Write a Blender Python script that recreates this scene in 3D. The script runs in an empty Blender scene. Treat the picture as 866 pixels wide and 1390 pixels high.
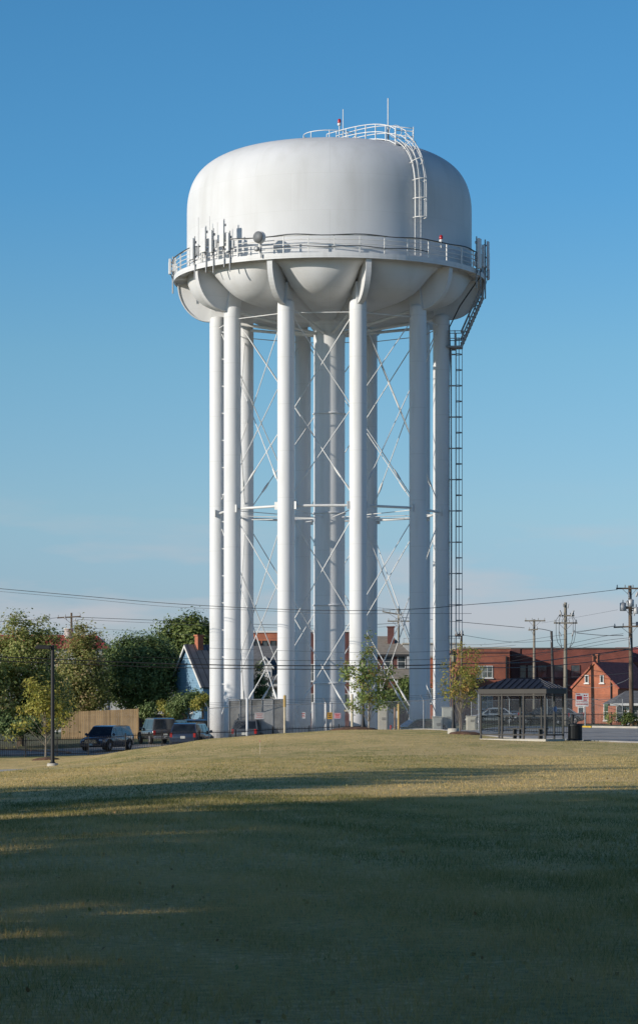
import bpy, math, random
import numpy as np
from mathutils import Vector, Matrix
R = math.radians
SC = bpy.context.scene
COL = SC.collection
F = 3600.0 / 866.0          # focal length in picture widths
EYE = 1.6
def at(px, py, D):          # a measured direction and a surveyed distance -> a place in the world
    return Vector(((px-433)*D/3600.0, D, EYE+(960-py)*D/3600.0))
def wx(px, D): return (px-433)*D/3600.0
def wz(py, D): return EYE+(960-py)*D/3600.0
# ------------------------------------------------------------------ terrain
TX = [-300,-40,-18,-13.5,-9,-6,-2,2,6,10,14,60,300]
TD = [-50,0,40,80,125,150,163,180,205,300,3000]
TT = [[0,0,0,0,0,0,0,0,0,0,0,0,0],
      [-.1,-.1,-.1,-.05,0,0,0,0,0,0,0,0,0],
      [-.4,-.4,-.35,-.3,-.2,-.12,0,0,0,0,0,0,0],
      [-1,-1,-.9,-.72,-.42,-.22,-.05,.02,.02,0,0,0,0],
      [-1.75,-1.75,-1.65,-1.42,-.75,-.32,0,.15,.2,.12,.05,0,0],
      [-1.5,-1.5,-1.38,-1.25,-.6,-.2,.12,.32,.34,.15,.0,0,0],
      [-1.5,-1.45,-1.38,-1.32,-1.1,-1,-.75,-.6,-.4,-.05,.1,.12,0],
      [-1.3,-1.3,-1.3,-1.25,-1.1,-1,-.9,-.9,-.9,-.4,.15,.25,0],
      [-.9,-.9,-.85,-.8,-.8,-.8,-.8,-.8,-.8,-.4,.1,.3,0],
      [-.3,-.3,-.3,-.3,-.3,-.3,-.3,-.3,-.3,-.2,0,0,0],
      [0]*13]
TXa, TDa, TTa = np.array(TX, float), np.array(TD, float), np.array(TT, float)
def hz_arr(x, d):
    x = np.clip(np.asarray(x, float), TX[0]+.01, TX[-1]-.01); d = np.clip(np.asarray(d, float), TD[0]+.01, TD[-1]-.01)
    i = np.searchsorted(TXa, x)-1; j = np.searchsorted(TDa, d)-1
    u = (x-TXa[i])/(TXa[i+1]-TXa[i]); v = (d-TDa[j])/(TDa[j+1]-TDa[j])
    u = .5*u+.5*u*u*(3-2*u); v = .5*v+.5*v*v*(3-2*v)
    a = TTa[j, i]*(1-u)+TTa[j, i+1]*u; b = TTa[j+1, i]*(1-u)+TTa[j+1, i+1]*u
    z = a*(1-v)+b*v
    return z + .015*np.sin(x*.9+d*.13)*np.cos(d*.21) * (np.abs(d-150) < 150)
def hz(x, d): return float(hz_arr(x, d))
# ------------------------------------------------------------------ materials
MATS = {}
def new_mat(name):
    m = bpy.data.materials.new(name); m.use_nodes = True
    nt = m.node_tree; b = nt.nodes['Principled BSDF']
    MATS[name] = m
    return m, nt, b
def N(nt, t, **kw):
    n = nt.nodes.new(t)
    for k, v in kw.items():
        if hasattr(n, k): setattr(n, k, v)
    return n
def ramp(nt, cols, pos=None):
    r = nt.nodes.new('ShaderNodeValToRGB'); cr = r.color_ramp
    pos = pos or [i/(len(cols)-1) for i in range(len(cols))]
    while len(cr.elements) < len(cols): cr.elements.new(.5)
    for e, c, p in zip(cr.elements, cols, pos): e.position = p; e.color = (*c, 1)
    return r
def mat(name, col, rough=.6, metal=0, var=.12, scale=2.0, bump=0.0, bscale=20, spec=.5, col2=None, stretch=(1, 1, 1)):
    if name in MATS: return MATS[name]
    m, nt, b = new_mat(name)
    b.inputs['Roughness'].default_value = rough; b.inputs['Metallic'].default_value = metal
    b.inputs['Specular IOR Level'].default_value = spec
    tc = N(nt, 'ShaderNodeTexCoord'); mp = N(nt, 'ShaderNodeMapping'); mp.inputs['Scale'].default_value = stretch
    nt.links.new(tc.outputs['Object'], mp.inputs[0])
    no = N(nt, 'ShaderNodeTexNoise'); no.inputs['Scale'].default_value = scale; no.inputs['Detail'].default_value = 6
    nt.links.new(mp.outputs[0], no.inputs['Vector'])
    c2 = col2 or tuple(c*(1-var*2) for c in col)
    c1 = col if col2 else tuple(min(1, c*(1+var)) for c in col)
    r = ramp(nt, [c2, c1], [.3, .7]); nt.links.new(no.outputs['Fac'], r.inputs[0]); nt.links.new(r.outputs[0], b.inputs['Base Color'])
    if bump:
        n2 = N(nt, 'ShaderNodeTexNoise'); n2.inputs['Scale'].default_value = bscale; n2.inputs['Detail'].default_value = 5
        nt.links.new(mp.outputs[0], n2.inputs['Vector'])
        bp = N(nt, 'ShaderNodeBump'); bp.inputs['Strength'].default_value = bump; bp.inputs['Distance'].default_value = .05
        nt.links.new(n2.outputs['Fac'], bp.inputs['Height']); nt.links.new(bp.outputs[0], b.inputs['Normal'])
    return m
def brick_mat(name, c1, c2, mortar, scale=1.0):
    if name in MATS: return MATS[name]
    m, nt, b = new_mat(name); b.inputs['Roughness'].default_value = .85
    tc = N(nt, 'ShaderNodeTexCoord'); sx = N(nt, 'ShaderNodeSeparateXYZ'); nt.links.new(tc.outputs['Object'], sx.inputs[0])
    ad = N(nt, 'ShaderNodeMath', operation='ADD'); nt.links.new(sx.outputs[0], ad.inputs[0]); nt.links.new(sx.outputs[1], ad.inputs[1])
    cb = N(nt, 'ShaderNodeCombineXYZ'); nt.links.new(ad.outputs[0], cb.inputs[0]); nt.links.new(sx.outputs[2], cb.inputs[1])
    br = N(nt, 'ShaderNodeTexBrick'); br.inputs['Scale'].default_value = scale
    br.inputs['Brick Width'].default_value = .23; br.inputs['Row Height'].default_value = .075; br.inputs['Mortar Size'].default_value = .01
    br.inputs['Color1'].default_value = (*c1, 1); br.inputs['Color2'].default_value = (*c2, 1); br.inputs['Mortar'].default_value = (*mortar, 1)
    nt.links.new(cb.outputs[0], br.inputs['Vector'])
    no = N(nt, 'ShaderNodeTexNoise'); no.inputs['Scale'].default_value = .8; no.inputs['Detail'].default_value = 5
    nt.links.new(tc.outputs['Object'], no.inputs['Vector'])
    r = ramp(nt, [(.7, .7, .72), (1.15, 1.12, 1.08)], [.3, .7]); nt.links.new(no.outputs['Fac'], r.inputs[0])
    mx = N(nt, 'ShaderNodeMix', data_type='RGBA', blend_type='MULTIPLY'); mx.inputs[0].default_value = 1
    nt.links.new(br.outputs['Color'], mx.inputs[6]); nt.links.new(r.outputs[0], mx.inputs[7]); nt.links.new(mx.outputs[2], b.inputs['Base Color'])
    return m
def stripe_mat(name, col, col2, period, axis=0, rough=.5, metal=0, duty=.12, bump=.6, var=.15):
    if name in MATS: return MATS[name]
    m, nt, b = new_mat(name); b.inputs['Roughness'].default_value = rough; b.inputs['Metallic'].default_value = metal
    tc = N(nt, 'ShaderNodeTexCoord'); sx = N(nt, 'ShaderNodeSeparateXYZ'); nt.links.new(tc.outputs['Object'], sx.inputs[0])
    md = N(nt, 'ShaderNodeMath', operation='PINGPONG'); md.inputs[1].default_value = period/2; nt.links.new(sx.outputs[axis], md.inputs[0])
    lt = N(nt, 'ShaderNodeMath', operation='LESS_THAN'); lt.inputs[1].default_value = period*duty/2; nt.links.new(md.outputs[0], lt.inputs[0])
    fl = N(nt, 'ShaderNodeMath', operation='SNAP'); fl.inputs[1].default_value = period; nt.links.new(sx.outputs[axis], fl.inputs[0])
    wn = N(nt, 'ShaderNodeTexWhiteNoise', noise_dimensions='1D'); nt.links.new(fl.outputs[0], wn.inputs['W'])
    no = N(nt, 'ShaderNodeTexNoise'); no.inputs['Scale'].default_value = 1.5; no.inputs['Detail'].default_value = 6; nt.links.new(tc.outputs['Object'], no.inputs['Vector'])
    a = N(nt, 'ShaderNodeMath', operation='MULTIPLY_ADD'); a.inputs[1].default_value = .5; nt.links.new(wn.outputs[0], a.inputs[0]); nt.links.new(no.outputs['Fac'], a.inputs[2])
    r = ramp(nt, [tuple(c*(1-var*2) for c in col), tuple(c*(1+var) for c in col)], [.4, 1.0]); nt.links.new(a.outputs[0], r.inputs[0])
    mx = N(nt, 'ShaderNodeMix', data_type='RGBA'); nt.links.new(lt.outputs[0], mx.inputs[0]); nt.links.new(r.outputs[0], mx.inputs[6]); mx.inputs[7].default_value = (*col2, 1)
    nt.links.new(mx.outputs[2], b.inputs['Base Color'])
    return m
def glass_mat(name, col=(.03, .04, .05), rough=.06):
    if name in MATS: return MATS[name]
    m, nt, b = new_mat(name); b.inputs['Base Color'].default_value = (*col, 1); b.inputs['Roughness'].default_value = rough
    b.inputs['Specular IOR Level'].default_value = .8
    tc = N(nt, 'ShaderNodeTexCoord'); no = N(nt, 'ShaderNodeTexNoise'); no.inputs['Scale'].default_value = 1.2; nt.links.new(tc.outputs['Object'], no.inputs['Vector'])
    r = ramp(nt, [tuple(c*.5 for c in col), tuple(c*1.8 for c in col)], [.35, .65]); nt.links.new(no.outputs['Fac'], r.inputs[0]); nt.links.new(r.outputs[0], b.inputs['Base Color'])
    return m
def leaf_mat(name, cols, trans=.25):
    m, nt, b = new_mat(name); b.inputs['Roughness'].default_value = .55; b.inputs['Specular IOR Level'].default_value = .3
    at_ = N(nt, 'ShaderNodeAttribute', attribute_name='tint')
    r = ramp(nt, cols); nt.links.new(at_.outputs['Fac'], r.inputs[0]); nt.links.new(r.outputs[0], b.inputs['Base Color'])
    tr = N(nt, 'ShaderNodeBsdfTranslucent'); nt.links.new(r.outputs[0], tr.inputs[0])
    mx = N(nt, 'ShaderNodeMixShader'); mx.inputs[0].default_value = trans
    nt.links.new(b.outputs[0], mx.inputs[1]); nt.links.new(tr.outputs[0], mx.inputs[2])
    nt.links.new(mx.outputs[0], nt.nodes['Material Output'].inputs[0])
    return m
# ------------------------------------------------------------------ mesh builder
class MB:
    def __init__(s): s.v = []; s.f = []; s.sm = []
    def add(s, vs, fs, smooth=False):
        b = len(s.v); s.v += [tuple(p) for p in vs]; s.f += [tuple(b+i for i in f) for f in fs]; s.sm += [smooth]*len(fs); return s
    def box(s, c, d, rz=0, M=None):
        hx, hy, hz_ = d[0]/2, d[1]/2, d[2]/2
        vs = [Vector((x, y, z)) for z in (-hz_, hz_) for x, y in ((-hx, -hy), (hx, -hy), (hx, hy), (-hx, hy))]
        if rz: rm = Matrix.Rotation(rz, 3, 'Z'); vs = [rm @ p for p in vs]
        if M is not None: vs = [M @ p for p in vs]
        c = Vector(c)
        return s.add([p+c for p in vs], [(3, 2, 1, 0), (4, 5, 6, 7), (0, 1, 5, 4), (1, 2, 6, 5), (2, 3, 7, 6), (3, 0, 4, 7)])
    def tube(s, pts, rads, n=8, cap=True, smooth=True, closed=False):
        pts = [Vector(p) for p in pts]
        if not hasattr(rads, '__len__'): rads = [rads]*len(pts)
        vs = []; fs = []; prev = None; L = len(pts)
        for i, p in enumerate(pts):
            if closed: t = pts[(i+1) % L]-pts[i-1]
            else: t = (pts[min(i+1, L-1)]-pts[max(i-1, 0)])
            t.normalize()
            if prev is None:
                a = Vector((0, 0, 1)) if abs(t.z) < .9 else Vector((1, 0, 0))
                u = t.cross(a).normalized()
            else: u = (prev-t*prev.dot(t)).normalized()
            prev = u; w = t.cross(u)
            for k in range(n):
                an = 2*math.pi*k/n; vs.append(p+(u*math.cos(an)+w*math.sin(an))*rads[i])
        m = L if closed else L-1
        for i in range(m):
            j = (i+1) % L
            for k in range(n):
                fs.append((i*n+k, i*n+(k+1) % n, j*n+(k+1) % n, j*n+k))
        s.add(vs, fs, smooth)
        if cap and not closed:
            s.add(vs[:n], [tuple(range(n-1, -1, -1))]); s.add(vs[-n:], [tuple(range(n))])
        return s
    def lathe(s, prof, n=24, c=(0, 0, 0), smooth=True, a0=0, a1=2*math.pi):
        full = abs(a1-a0-2*math.pi) < 1e-6; m = n if full else n+1
        vs = []; fs = []
        for r, z in prof:
            for k in range(m):
                a = a0+(a1-a0)*k/n; vs.append((c[0]+r*math.sin(a), c[1]-r*math.cos(a), c[2]+z))
        for i in range(len(prof)-1):
            for k in range(n):
                k2 = (k+1) % m
                fs.append((i*m+k, i*m+k2, (i+1)*m+k2, (i+1)*m+k))
        return s.add(vs, fs, smooth)
    def poly(s, pts, d):         # closed prism: polygon pts (3D) extruded by vector d
        d = Vector(d); n = len(pts); P = [Vector(p) for p in pts]
        return s.add(P+[p+d for p in P], [tuple(range(n-1, -1, -1)), tuple(range(n, 2*n))]+[(i, (i+1) % n, n+(i+1) % n, n+i) for i in range(n)])
    def quad(s, a, b, c, d): return s.add([a, b, c, d], [(0, 1, 2, 3)])
    def ball(s, c, r, n=12, sq=(1, 1, 1)):
        pr = []
        vs = []; fs = []
        m = n//2
        for i in range(m+1):
            t = math.pi*i/m
            for k in range(n):
                a = 2*math.pi*k/n; vs.append((c[0]+r*sq[0]*math.sin(t)*math.cos(a), c[1]+r*sq[1]*math.sin(t)*math.sin(a), c[2]+r*sq[2]*math.cos(t)))
        for i in range(m):
            for k in range(n): fs.append(((i+1)*n+k, (i+1)*n+(k+1) % n, i*n+(k+1) % n, i*n+k))
        return s.add(vs, fs, True)
    def build(s, name, m, parent=None, bevel=0):
        me = bpy.data.meshes.new(name); me.from_pydata(s.v, [], s.f); me.update()
        me.polygons.foreach_set('use_smooth', s.sm)
        if m: me.materials.append(m)
        o = bpy.data.objects.new(name, me); COL.objects.link(o)
        if parent: o.parent = parent
        if bevel:
            b = o.modifiers.new('bevel', 'BEVEL'); b.width = bevel; b.segments = 2; b.limit_method = 'ANGLE'
        return o
def tag(o, label=None, cat=None, group=None, kind=None):
    if label: o['label'] = label
    if cat: o['category'] = cat
    if group: o['group'] = group
    if kind: o['kind'] = kind
    return o
def thing(name, label, cat, loc=(0, 0, 0), rz=0, group=None):
    o = bpy.data.objects.new(name, None); COL.objects.link(o); o.empty_display_size = .3
    o.location = loc; o.rotation_euler = (0, 0, rz)
    return tag(o, label, cat, group)
def copy_tree(o, parent=None):
    c = o.copy(); COL.objects.link(c)
    if parent: c.parent = parent
    for ch in list(o.children): copy_tree(ch, c)
    return c
def big_mesh(name, V, quads, m, tint=None, parent=None, nper=4):
    me = bpy.data.meshes.new(name)
    nf = len(quads)
    me.vertices.add(len(V)); me.vertices.foreach_set('co', V.astype(np.float32).ravel())
    me.loops.add(nf*nper); me.loops.foreach_set('vertex_index', quads.astype(np.int32).ravel())
    me.polygons.add(nf); me.polygons.foreach_set('loop_start', np.arange(0, nf*nper, nper, dtype=np.int32))
    me.polygons.foreach_set('loop_total', np.full(nf, nper, dtype=np.int32))
    me.update(calc_edges=True)
    if tint is not None:
        a = me.attributes.new('tint', 'FLOAT', 'FACE'); a.data.foreach_set('value', tint.astype(np.float32))
    me.materials.append(m)
    o = bpy.data.objects.new(name, me); COL.objects.link(o)
    if parent: o.parent = parent
    return o
def leaves(name, centers, size, m, tint, rng, parent=None, droop=.25, asp=.6, out=None):
    n = len(centers)
    nrm = rng.normal(size=(n, 3)); nrm[:, 2] += .5
    if out is not None: nrm = nrm*.62+out*1.15
    nrm /= 1.0; nrm /= np.linalg.norm(nrm, axis=1)[:, None]
    t = rng.normal(size=(n, 3)); t[:, 2] -= droop; t -= nrm*(t*nrm).sum(1)[:, None]; t /= np.linalg.norm(t, axis=1)[:, None]
    b = np.cross(nrm, t)
    s = size*rng.uniform(.6, 1.4, n)[:, None]
    a = s*asp
    V = np.stack([centers-t*s*.5, centers+b*a*.5+nrm*s*.06, centers+t*s*.5, centers-b*a*.5+nrm*s*.06], 1).reshape(-1, 3)
    return big_mesh(name, V, np.arange(4*n).reshape(-1, 4), m, tint, parent)
# ------------------------------------------------------------------ camera, sun, sky
SUN_EL, SUN_AZ = R(16.5), R(61)          # azimuth: to the left of straight behind the camera
S = Vector((-math.sin(SUN_AZ)*math.cos(SUN_EL), -math.cos(SUN_AZ)*math.cos(SUN_EL), math.sin(SUN_EL)))
cam = bpy.data.cameras.new('camera'); co = bpy.data.objects.new('camera', cam); COL.objects.link(co)
co.location = (0, 0, EYE); co.rotation_euler = (R(90), 0, 0)
cam.sensor_fit = 'HORIZONTAL'; cam.sensor_width = 36; cam.lens = 36*F; cam.shift_y = 265/866.0
cam.clip_start = .5; cam.clip_end = 9000
SC.camera = co
sun = bpy.data.lights.new('sun', 'SUN'); sun.energy = 4.25; sun.angle = R(.5); sun.color = (1, .915, .80)
so = bpy.data.objects.new('sun', sun); COL.objects.link(so); so.rotation_euler = S.to_track_quat('Z', 'Y').to_euler()
w = bpy.data.worlds.new('World'); SC.world = w; w.use_nodes = True; nt = w.node_tree
bg = nt.nodes['Background']; sky = nt.nodes.new('ShaderNodeTexSky'); sky.sky_type = 'NISHITA'; sky.sun_disc = False
sky.sun_elevation = SUN_EL; sky.sun_rotation = math.atan2(S.x, S.y); sky.air_density = 1.0; sky.dust_density = .35; sky.ozone_density = 2.2; sky.altitude = 50
tc = nt.nodes.new('ShaderNodeTexCoord'); sx = nt.nodes.new('ShaderNodeSeparateXYZ'); nt.links.new(tc.outputs['Generated'], sx.inputs[0])
# the deep evening blue opposite the sun, fading to haze at the horizon
rr = ramp(nt, [(.68, .88, 1.42), (.69, .89, 1.42), (.71, .925, 1.38), (.765, 1.0, 1.32), (.68, 1.05, 1.28), (.485, 1.01, 1.35), (.43, .985, 1.32), (.44, .78, 1.15), (.31, .47, .67)], [0, .036, .05, .072, .132, .193, .253, .42, .7])
nt.links.new(sx.outputs[2], rr.inputs[0])
mul = N(nt, 'ShaderNodeMix', data_type='RGBA', blend_type='MULTIPLY'); mul.inputs[0].default_value = 1
nt.links.new(sky.outputs[0], mul.inputs[6]); nt.links.new(rr.outputs[0], mul.inputs[7])
# thin low clouds
mp = nt.nodes.new('ShaderNodeMapping'); mp.inputs['Scale'].default_value = (9, 9, 46); nt.links.new(tc.outputs['Generated'], mp.inputs[0])
cn = nt.nodes.new('ShaderNodeTexNoise'); cn.inputs['Scale'].default_value = 1.0; cn.inputs['Detail'].default_value = 7; cn.inputs['Roughness'].default_value = .55
nt.links.new(mp.outputs[0], cn.inputs['Vector'])
cr = ramp(nt, [(0, 0, 0), (1, 1, 1)], [.48, .64]); nt.links.new(cn.outputs['Fac'], cr.inputs[0])
hb = ramp(nt, [(.6, .6, .6), (.9, .9, .9), (.55, .55, .55), (0, 0, 0)], [0, .035, .055, .085]); nt.links.new(sx.outputs[2], hb.inputs[0])
m2 = N(nt, 'ShaderNodeMath', operation='MULTIPLY'); nt.links.new(cr.outputs[0], m2.inputs[0]); nt.links.new(hb.outputs[0], m2.inputs[1])
m3 = N(nt, 'ShaderNodeMath', operation='MULTIPLY'); m3.inputs[1].default_value = .8; nt.links.new(m2.outputs[0], m3.inputs[0])
cm = N(nt, 'ShaderNodeMix', data_type='RGBA'); nt.links.new(m3.outputs[0], cm.inputs[0]); nt.links.new(mul.outputs[2], cm.inputs[6]); cm.inputs[7].default_value = (5.3, 5.35, 5.75, 1)
nt.links.new(cm.outputs[2], bg.inputs[0]); bg.inputs[1].default_value = .1
SC.view_settings.view_transform = 'Standard'; SC.view_settings.look = 'None'; SC.view_settings.exposure = 0.0; SC.view_settings.gamma = 1
SC.render.engine = 'CYCLES'; SC.cycles.use_denoising = True; SC.cycles.max_bounces = 6; SC.cycles.diffuse_bounces = 3; SC.cycles.transparent_max_bounces = 24
# ------------------------------------------------------------------ ground materials
def ground_mat(name, c_a, c_b, c_c, bump=.5, sc=.12):
    m, nt, b = new_mat(name); b.inputs['Roughness'].default_value = .95; b.inputs['Specular IOR Level'].default_value = .15
    tc = N(nt, 'ShaderNodeTexCoord')
    def noise(s, d=6, st=(1, 1, 1)):
        mp = N(nt, 'ShaderNodeMapping'); mp.inputs['Scale'].default_value = st; nt.links.new(tc.outputs['Object'], mp.inputs[0])
        n = N(nt, 'ShaderNodeTexNoise'); n.inputs['Scale'].default_value = s; n.inputs['Detail'].default_value = d; n.inputs['Roughness'].default_value = .62
        nt.links.new(mp.outputs[0], n.inputs['Vector']); return n
    n1 = noise(sc, 5, (1, .35, 1)); n2 = noise(1.1, 8, (1, .5, 1)); n3 = noise(9, 6)
    r1 = ramp(nt, [c_a, c_b], [.38, .62]); nt.links.new(n1.outputs['Fac'], r1.inputs[0])
    r2 = ramp(nt, [(0, 0, 0), (1, 1, 1)], [.42, .66]); nt.links.new(n2.outputs['Fac'], r2.inputs[0])
    mx = N(nt, 'ShaderNodeMix', data_type='RGBA'); nt.links.new(r2.outputs[0], mx.inputs[0]); nt.links.new(r1.outputs[0], mx.inputs[6]); mx.inputs[7].default_value = (*c_c, 1)
    r3 = ramp(nt, [(.62, .62, .62), (1.35, 1.35, 1.35)], [.3, .7]); nt.links.new(n3.outputs['Fac'], r3.inputs[0])
    mm = N(nt, 'ShaderNodeMix', data_type='RGBA', blend_type='MULTIPLY'); mm.inputs[0].default_value = 1
    nt.links.new(mx.outputs[2], mm.inputs[6]); nt.links.new(r3.outputs[0], mm.inputs[7]); nt.links.new(mm.outputs[2], b.inputs['Base Color'])
    n4 = noise(14, 8)
    bp = N(nt, 'ShaderNodeBump'); bp.inputs['Strength'].default_value = bump; bp.inputs['Distance'].default_value = .06
    nt.links.new(n4.outputs['Fac'], bp.inputs['Height']); nt.links.new(bp.outputs[0], b.inputs['Normal'])
    return m
M_lawn = ground_mat('lawn_soil_and_straw', (.70, .51, .22), (.34, .31, .10), (.76, .56, .26), .35)
M_asph = mat('worn_asphalt', (.36, .34, .315), .9, var=.15, scale=.6, bump=.3, bscale=30)
M_conc = mat('pale_concrete', (.47, .44, .38), .85, var=.1, scale=1.2, bump=.2)
M_white = mat('white_paint', (.8, .8, .79), .4, var=.03, scale=1)
M_mulch = mat('bark_mulch', (.16, .085, .05), .95, var=.3, scale=6, bump=1, bscale=18)
# ------------------------------------------------------------------ ground sheets
def sheet(name, xs, ds, m, mask=None, dz=0.0, kind='structure'):
    xs = np.asarray(xs, float); ds = np.asarray(ds, float)
    X, Dd = np.meshgrid(xs, ds); Z = hz_arr(X, Dd)+dz
    V = np.stack([X, Dd, Z], -1).reshape(-1, 3); nx, nd = len(xs), len(ds)
    i, j = np.meshgrid(np.arange(nx-1), np.arange(nd-1)); a = (j*nx+i).ravel()
    Q = np.stack([a, a+1, a+nx+1, a+nx], 1)
    if mask is not None:
        cx = V[Q, 0].mean(1); cd = V[Q, 1].mean(1); Q = Q[mask(cx, cd)]
        us, inv = np.unique(Q, return_inverse=True); V = V[us]; Q = inv.reshape(Q.shape)
    o = big_mesh(name, V, Q, m); o.data.polygons.foreach_set('use_smooth', [True]*len(Q)); o['kind'] = kind
    return o
xs = np.concatenate([[-3000, -1200, -500, -200, -100], np.arange(-60, 60.1, 1.0), [100, 200, 500, 1200, 3000]])
ds = np.concatenate([[-600, -200, -60, -20], np.arange(0, 340, 1.5), [380, 450, 600, 900, 1500, 2500, 4000]])
inlawn = lambda x, d: (np.abs(x) < 60) & (d > 0) & (d < 162)
sheet('lawn', xs, ds, M_lawn, inlawn)
M_gnd = ground_mat('rough_ground', (.17, .17, .10), (.11, .135, .06), (.22, .20, .14), .6)
sheet('ground', xs, ds, M_gnd, lambda x, d: ~inlawn(x, d))
def poly_sheet(name, edge_near, d_far, m, dz, x0, x1, step=.5):
    # sheet lying between a near edge polyline and a far distance, its rows bent along the edge
    ex = np.array([p[0] for p in edge_near]); ed = np.array([p[1] for p in edge_near])
    xs = np.arange(x0, x1+step, step); near = np.interp(xs, ex, ed)
    far = np.interp(xs, [p[0] for p in d_far], [p[1] for p in d_far])
    n = 60; V = []; 
    t = np.linspace(0, 1, n)
    X = np.repeat(xs[None], n, 0); Dd = near[None]*(1-t[:, None])+far[None]*t[:, None]
    Z = hz_arr(X, Dd)+dz; Z[0] -= .3; Dd[0] -= .02; Dd[1] = near; Z[1] = hz_arr(xs, near)+dz
    V = np.stack([X, Dd, Z], -1).reshape(-1, 3); nx = len(xs)
    i, j = np.meshgrid(np.arange(nx-1), np.arange(n-1)); a = (j*nx+i).ravel()
    Q = np.stack([a, a+1, a+nx+1, a+nx], 1)
    o = big_mesh(name, V, Q, m); o.data.polygons.foreach_set('use_smooth', [True]*len(Q)); o['kind'] = 'structure'
    return o
road_near = [(4.8, 151), (6.8, 148), (7.6, 138), (8.6, 126), (9.6, 121), (11.4, 119), (13.5, 114), (60, 106)]
poly_sheet('road', road_near, [(4.8, 156), (7, 160), (10.5, 200), (16.5, 200), (17.8, 184), (18.5, 178), (60, 172)], M_asph, .045, 4.8, 60)
poly_sheet('parking_lot', [(-60, 162), (-20, 160), (60, 162)], [(-60, 176), (-20, 176), (-12, 190), (3, 200), (9, 200)], M_asph, .04, -60, 9)
poly_sheet('concrete_path', [(-60, 118), (-16, 121), (-12.6, 125.5)], [(-60, 134), (-18, 132), (-12.6, 126.5)], M_conc, .03, -60, -12.6)
# far kerb with a yellow painted end, and the kerb round the left lot
def kerb(name, pts, m, w_=.18, h=.14):
    P_ = []
    for (x0, d0), (x1, d1) in zip(pts, pts[1:]):
        n = max(1, int(math.hypot(x1-x0, d1-d0)/1.0)); P_ += [(x0+(x1-x0)*i/n, d0+(d1-d0)*i/n) for i in range(n)]
    P_.append(pts[-1]); V = []; fs = []
    for i, p in enumerate(P_):
        a, c = P_[max(0, i-1)], P_[min(len(P_)-1, i+1)]; t = Vector((c[0]-a[0], c[1]-a[1], 0)).normalized(); n = Vector((-t.y, t.x, 0))*w_/2; z = hz(*p)
        for s_, zz_ in ((-1, z-.2), (-1, z+h), (1, z+h), (1, z-.2)): V.append((p[0]+n.x*s_, p[1]+n.y*s_, zz_))
    for i in range(len(P_)-1):
        for k in range(4): fs.append((i*4+k, i*4+(k+1) % 4, i*4+4+(k+1) % 4, i*4+4+k))
    fs += [(0, 1, 2, 3), tuple(len(V)-4+k for k in (3, 2, 1, 0))]
    o = MB().add(V, fs).build(name, m); o['kind'] = 'structure'; return o
M_yel = mat('worn_yellow_paint', (.62, .42, .05), .7, var=.15, scale=3)
kerb('kerb', [(wx(806.3, 178), 178), (wx(866, 175), 175), (60, 172)], M_conc, .4, .17)
kerb('painted_kerb', [(wx(782, 185), 185), (wx(790, 180), 180), (wx(805.7, 178), 178)], M_yel, .4, .15)
kerb('red_clay_kerb', [(-60, 176.3), (-20, 176.3), (-18.3, 172), (-16, 168), (-15.6, 166)], mat('terracotta_kerb', (.36, .2, .13), .8))
# ------------------------------------------------------------------ grass blades (stuff)
rng = np.random.default_rng(7)
def blade_field(parts):
    Vs = []; Ts = []
    for d0, d1, n, hgt, wid in parts:
        d = d0+(d1-d0)*rng.random(n)**.85; x = (rng.random(n)*2-1)*(d*.1215+1.2)
        z = hz_arr(x, d)
        keep = ~((x > 4.8) & (d > np.interp(x, [p[0] for p in road_near], [p[1] for p in road_near])-.3))
        keep &= ~((x < -12.5) & (d > 117.5) & (d < 134.5)); x, d, z = x[keep], d[keep], z[keep]; n = len(x)
        # clumpy height
        cl = .55+.45*np.sin(x*2.3+np.sin(d*1.1)*2)*np.sin(d*.9+np.sin(x*1.7)*2)
        h = hgt*rng.uniform(.45, 1.3, n)*(.6+.6*cl); an = rng.random(n)*2*np.pi; ww = wid*rng.uniform(.6, 1.3, n)
        lean = rng.normal(size=(n, 2))*.45*h[:, None]
        B = np.stack([x, d, z-.004], 1); u = np.stack([np.cos(an), np.sin(an), 0*an], 1)*ww[:, None]*.5
        T = B+np.stack([lean[:, 0], lean[:, 1], h], 1)
        Vs.append(np.stack([B-u, B+u, T], 1).reshape(-1, 3))
        # dry and green tufts by patches
        pt = .5+.25*np.sin(x*.35+1.3*np.sin(d*.06))+.25*np.sin(d*.11+np.sin(x*.5)*1.5)+.12*np.sin(x*3.1+d)+.1*np.sin(d*1.7+2*np.sin(x))
        Ts.append(np.clip(.95*(pt-.5)+.5+.55*(rng.random(n)-.5)+.02, 0, 1))
    V = np.concatenate(Vs); T = np.concatenate(Ts)
    m = leaf_mat('grass_blade', [(.15, .175, .05), (.28, .265, .08), (.56, .425, .165), (.72, .54, .24)], .4)
    o = big_mesh('grass_blades', V, np.arange(len(V)).reshape(-1, 3), m, T, nper=3)
    tag(o, 'short mown lawn grass, part green and part dried to straw', 'grass', kind='stuff')
blade_field([(12, 26, 120000, .055, .006), (26, 48, 110000, .055, .010), (48, 85, 60000, .045, .016), (85, 152, 22000, .04, .025)])
d = 13+48*rng.random(800)**1.1; x = (rng.random(800)*2-1)*(d*.1215+1.2)
lm = leaf_mat('dry_leaf', [(.34, .20, .09), (.48, .32, .13), (.55, .42, .18), (.30, .32, .10)], .2)
o = leaves('fallen_leaves', np.stack([x, d, hz_arr(x, d)+rng.uniform(.01, .03, 800)], 1), .036, lm, rng.random(800), rng, asp=.7)
tag(o, 'small dry leaves scattered over the lawn grass', 'fallen leaves', kind='stuff')
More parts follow.
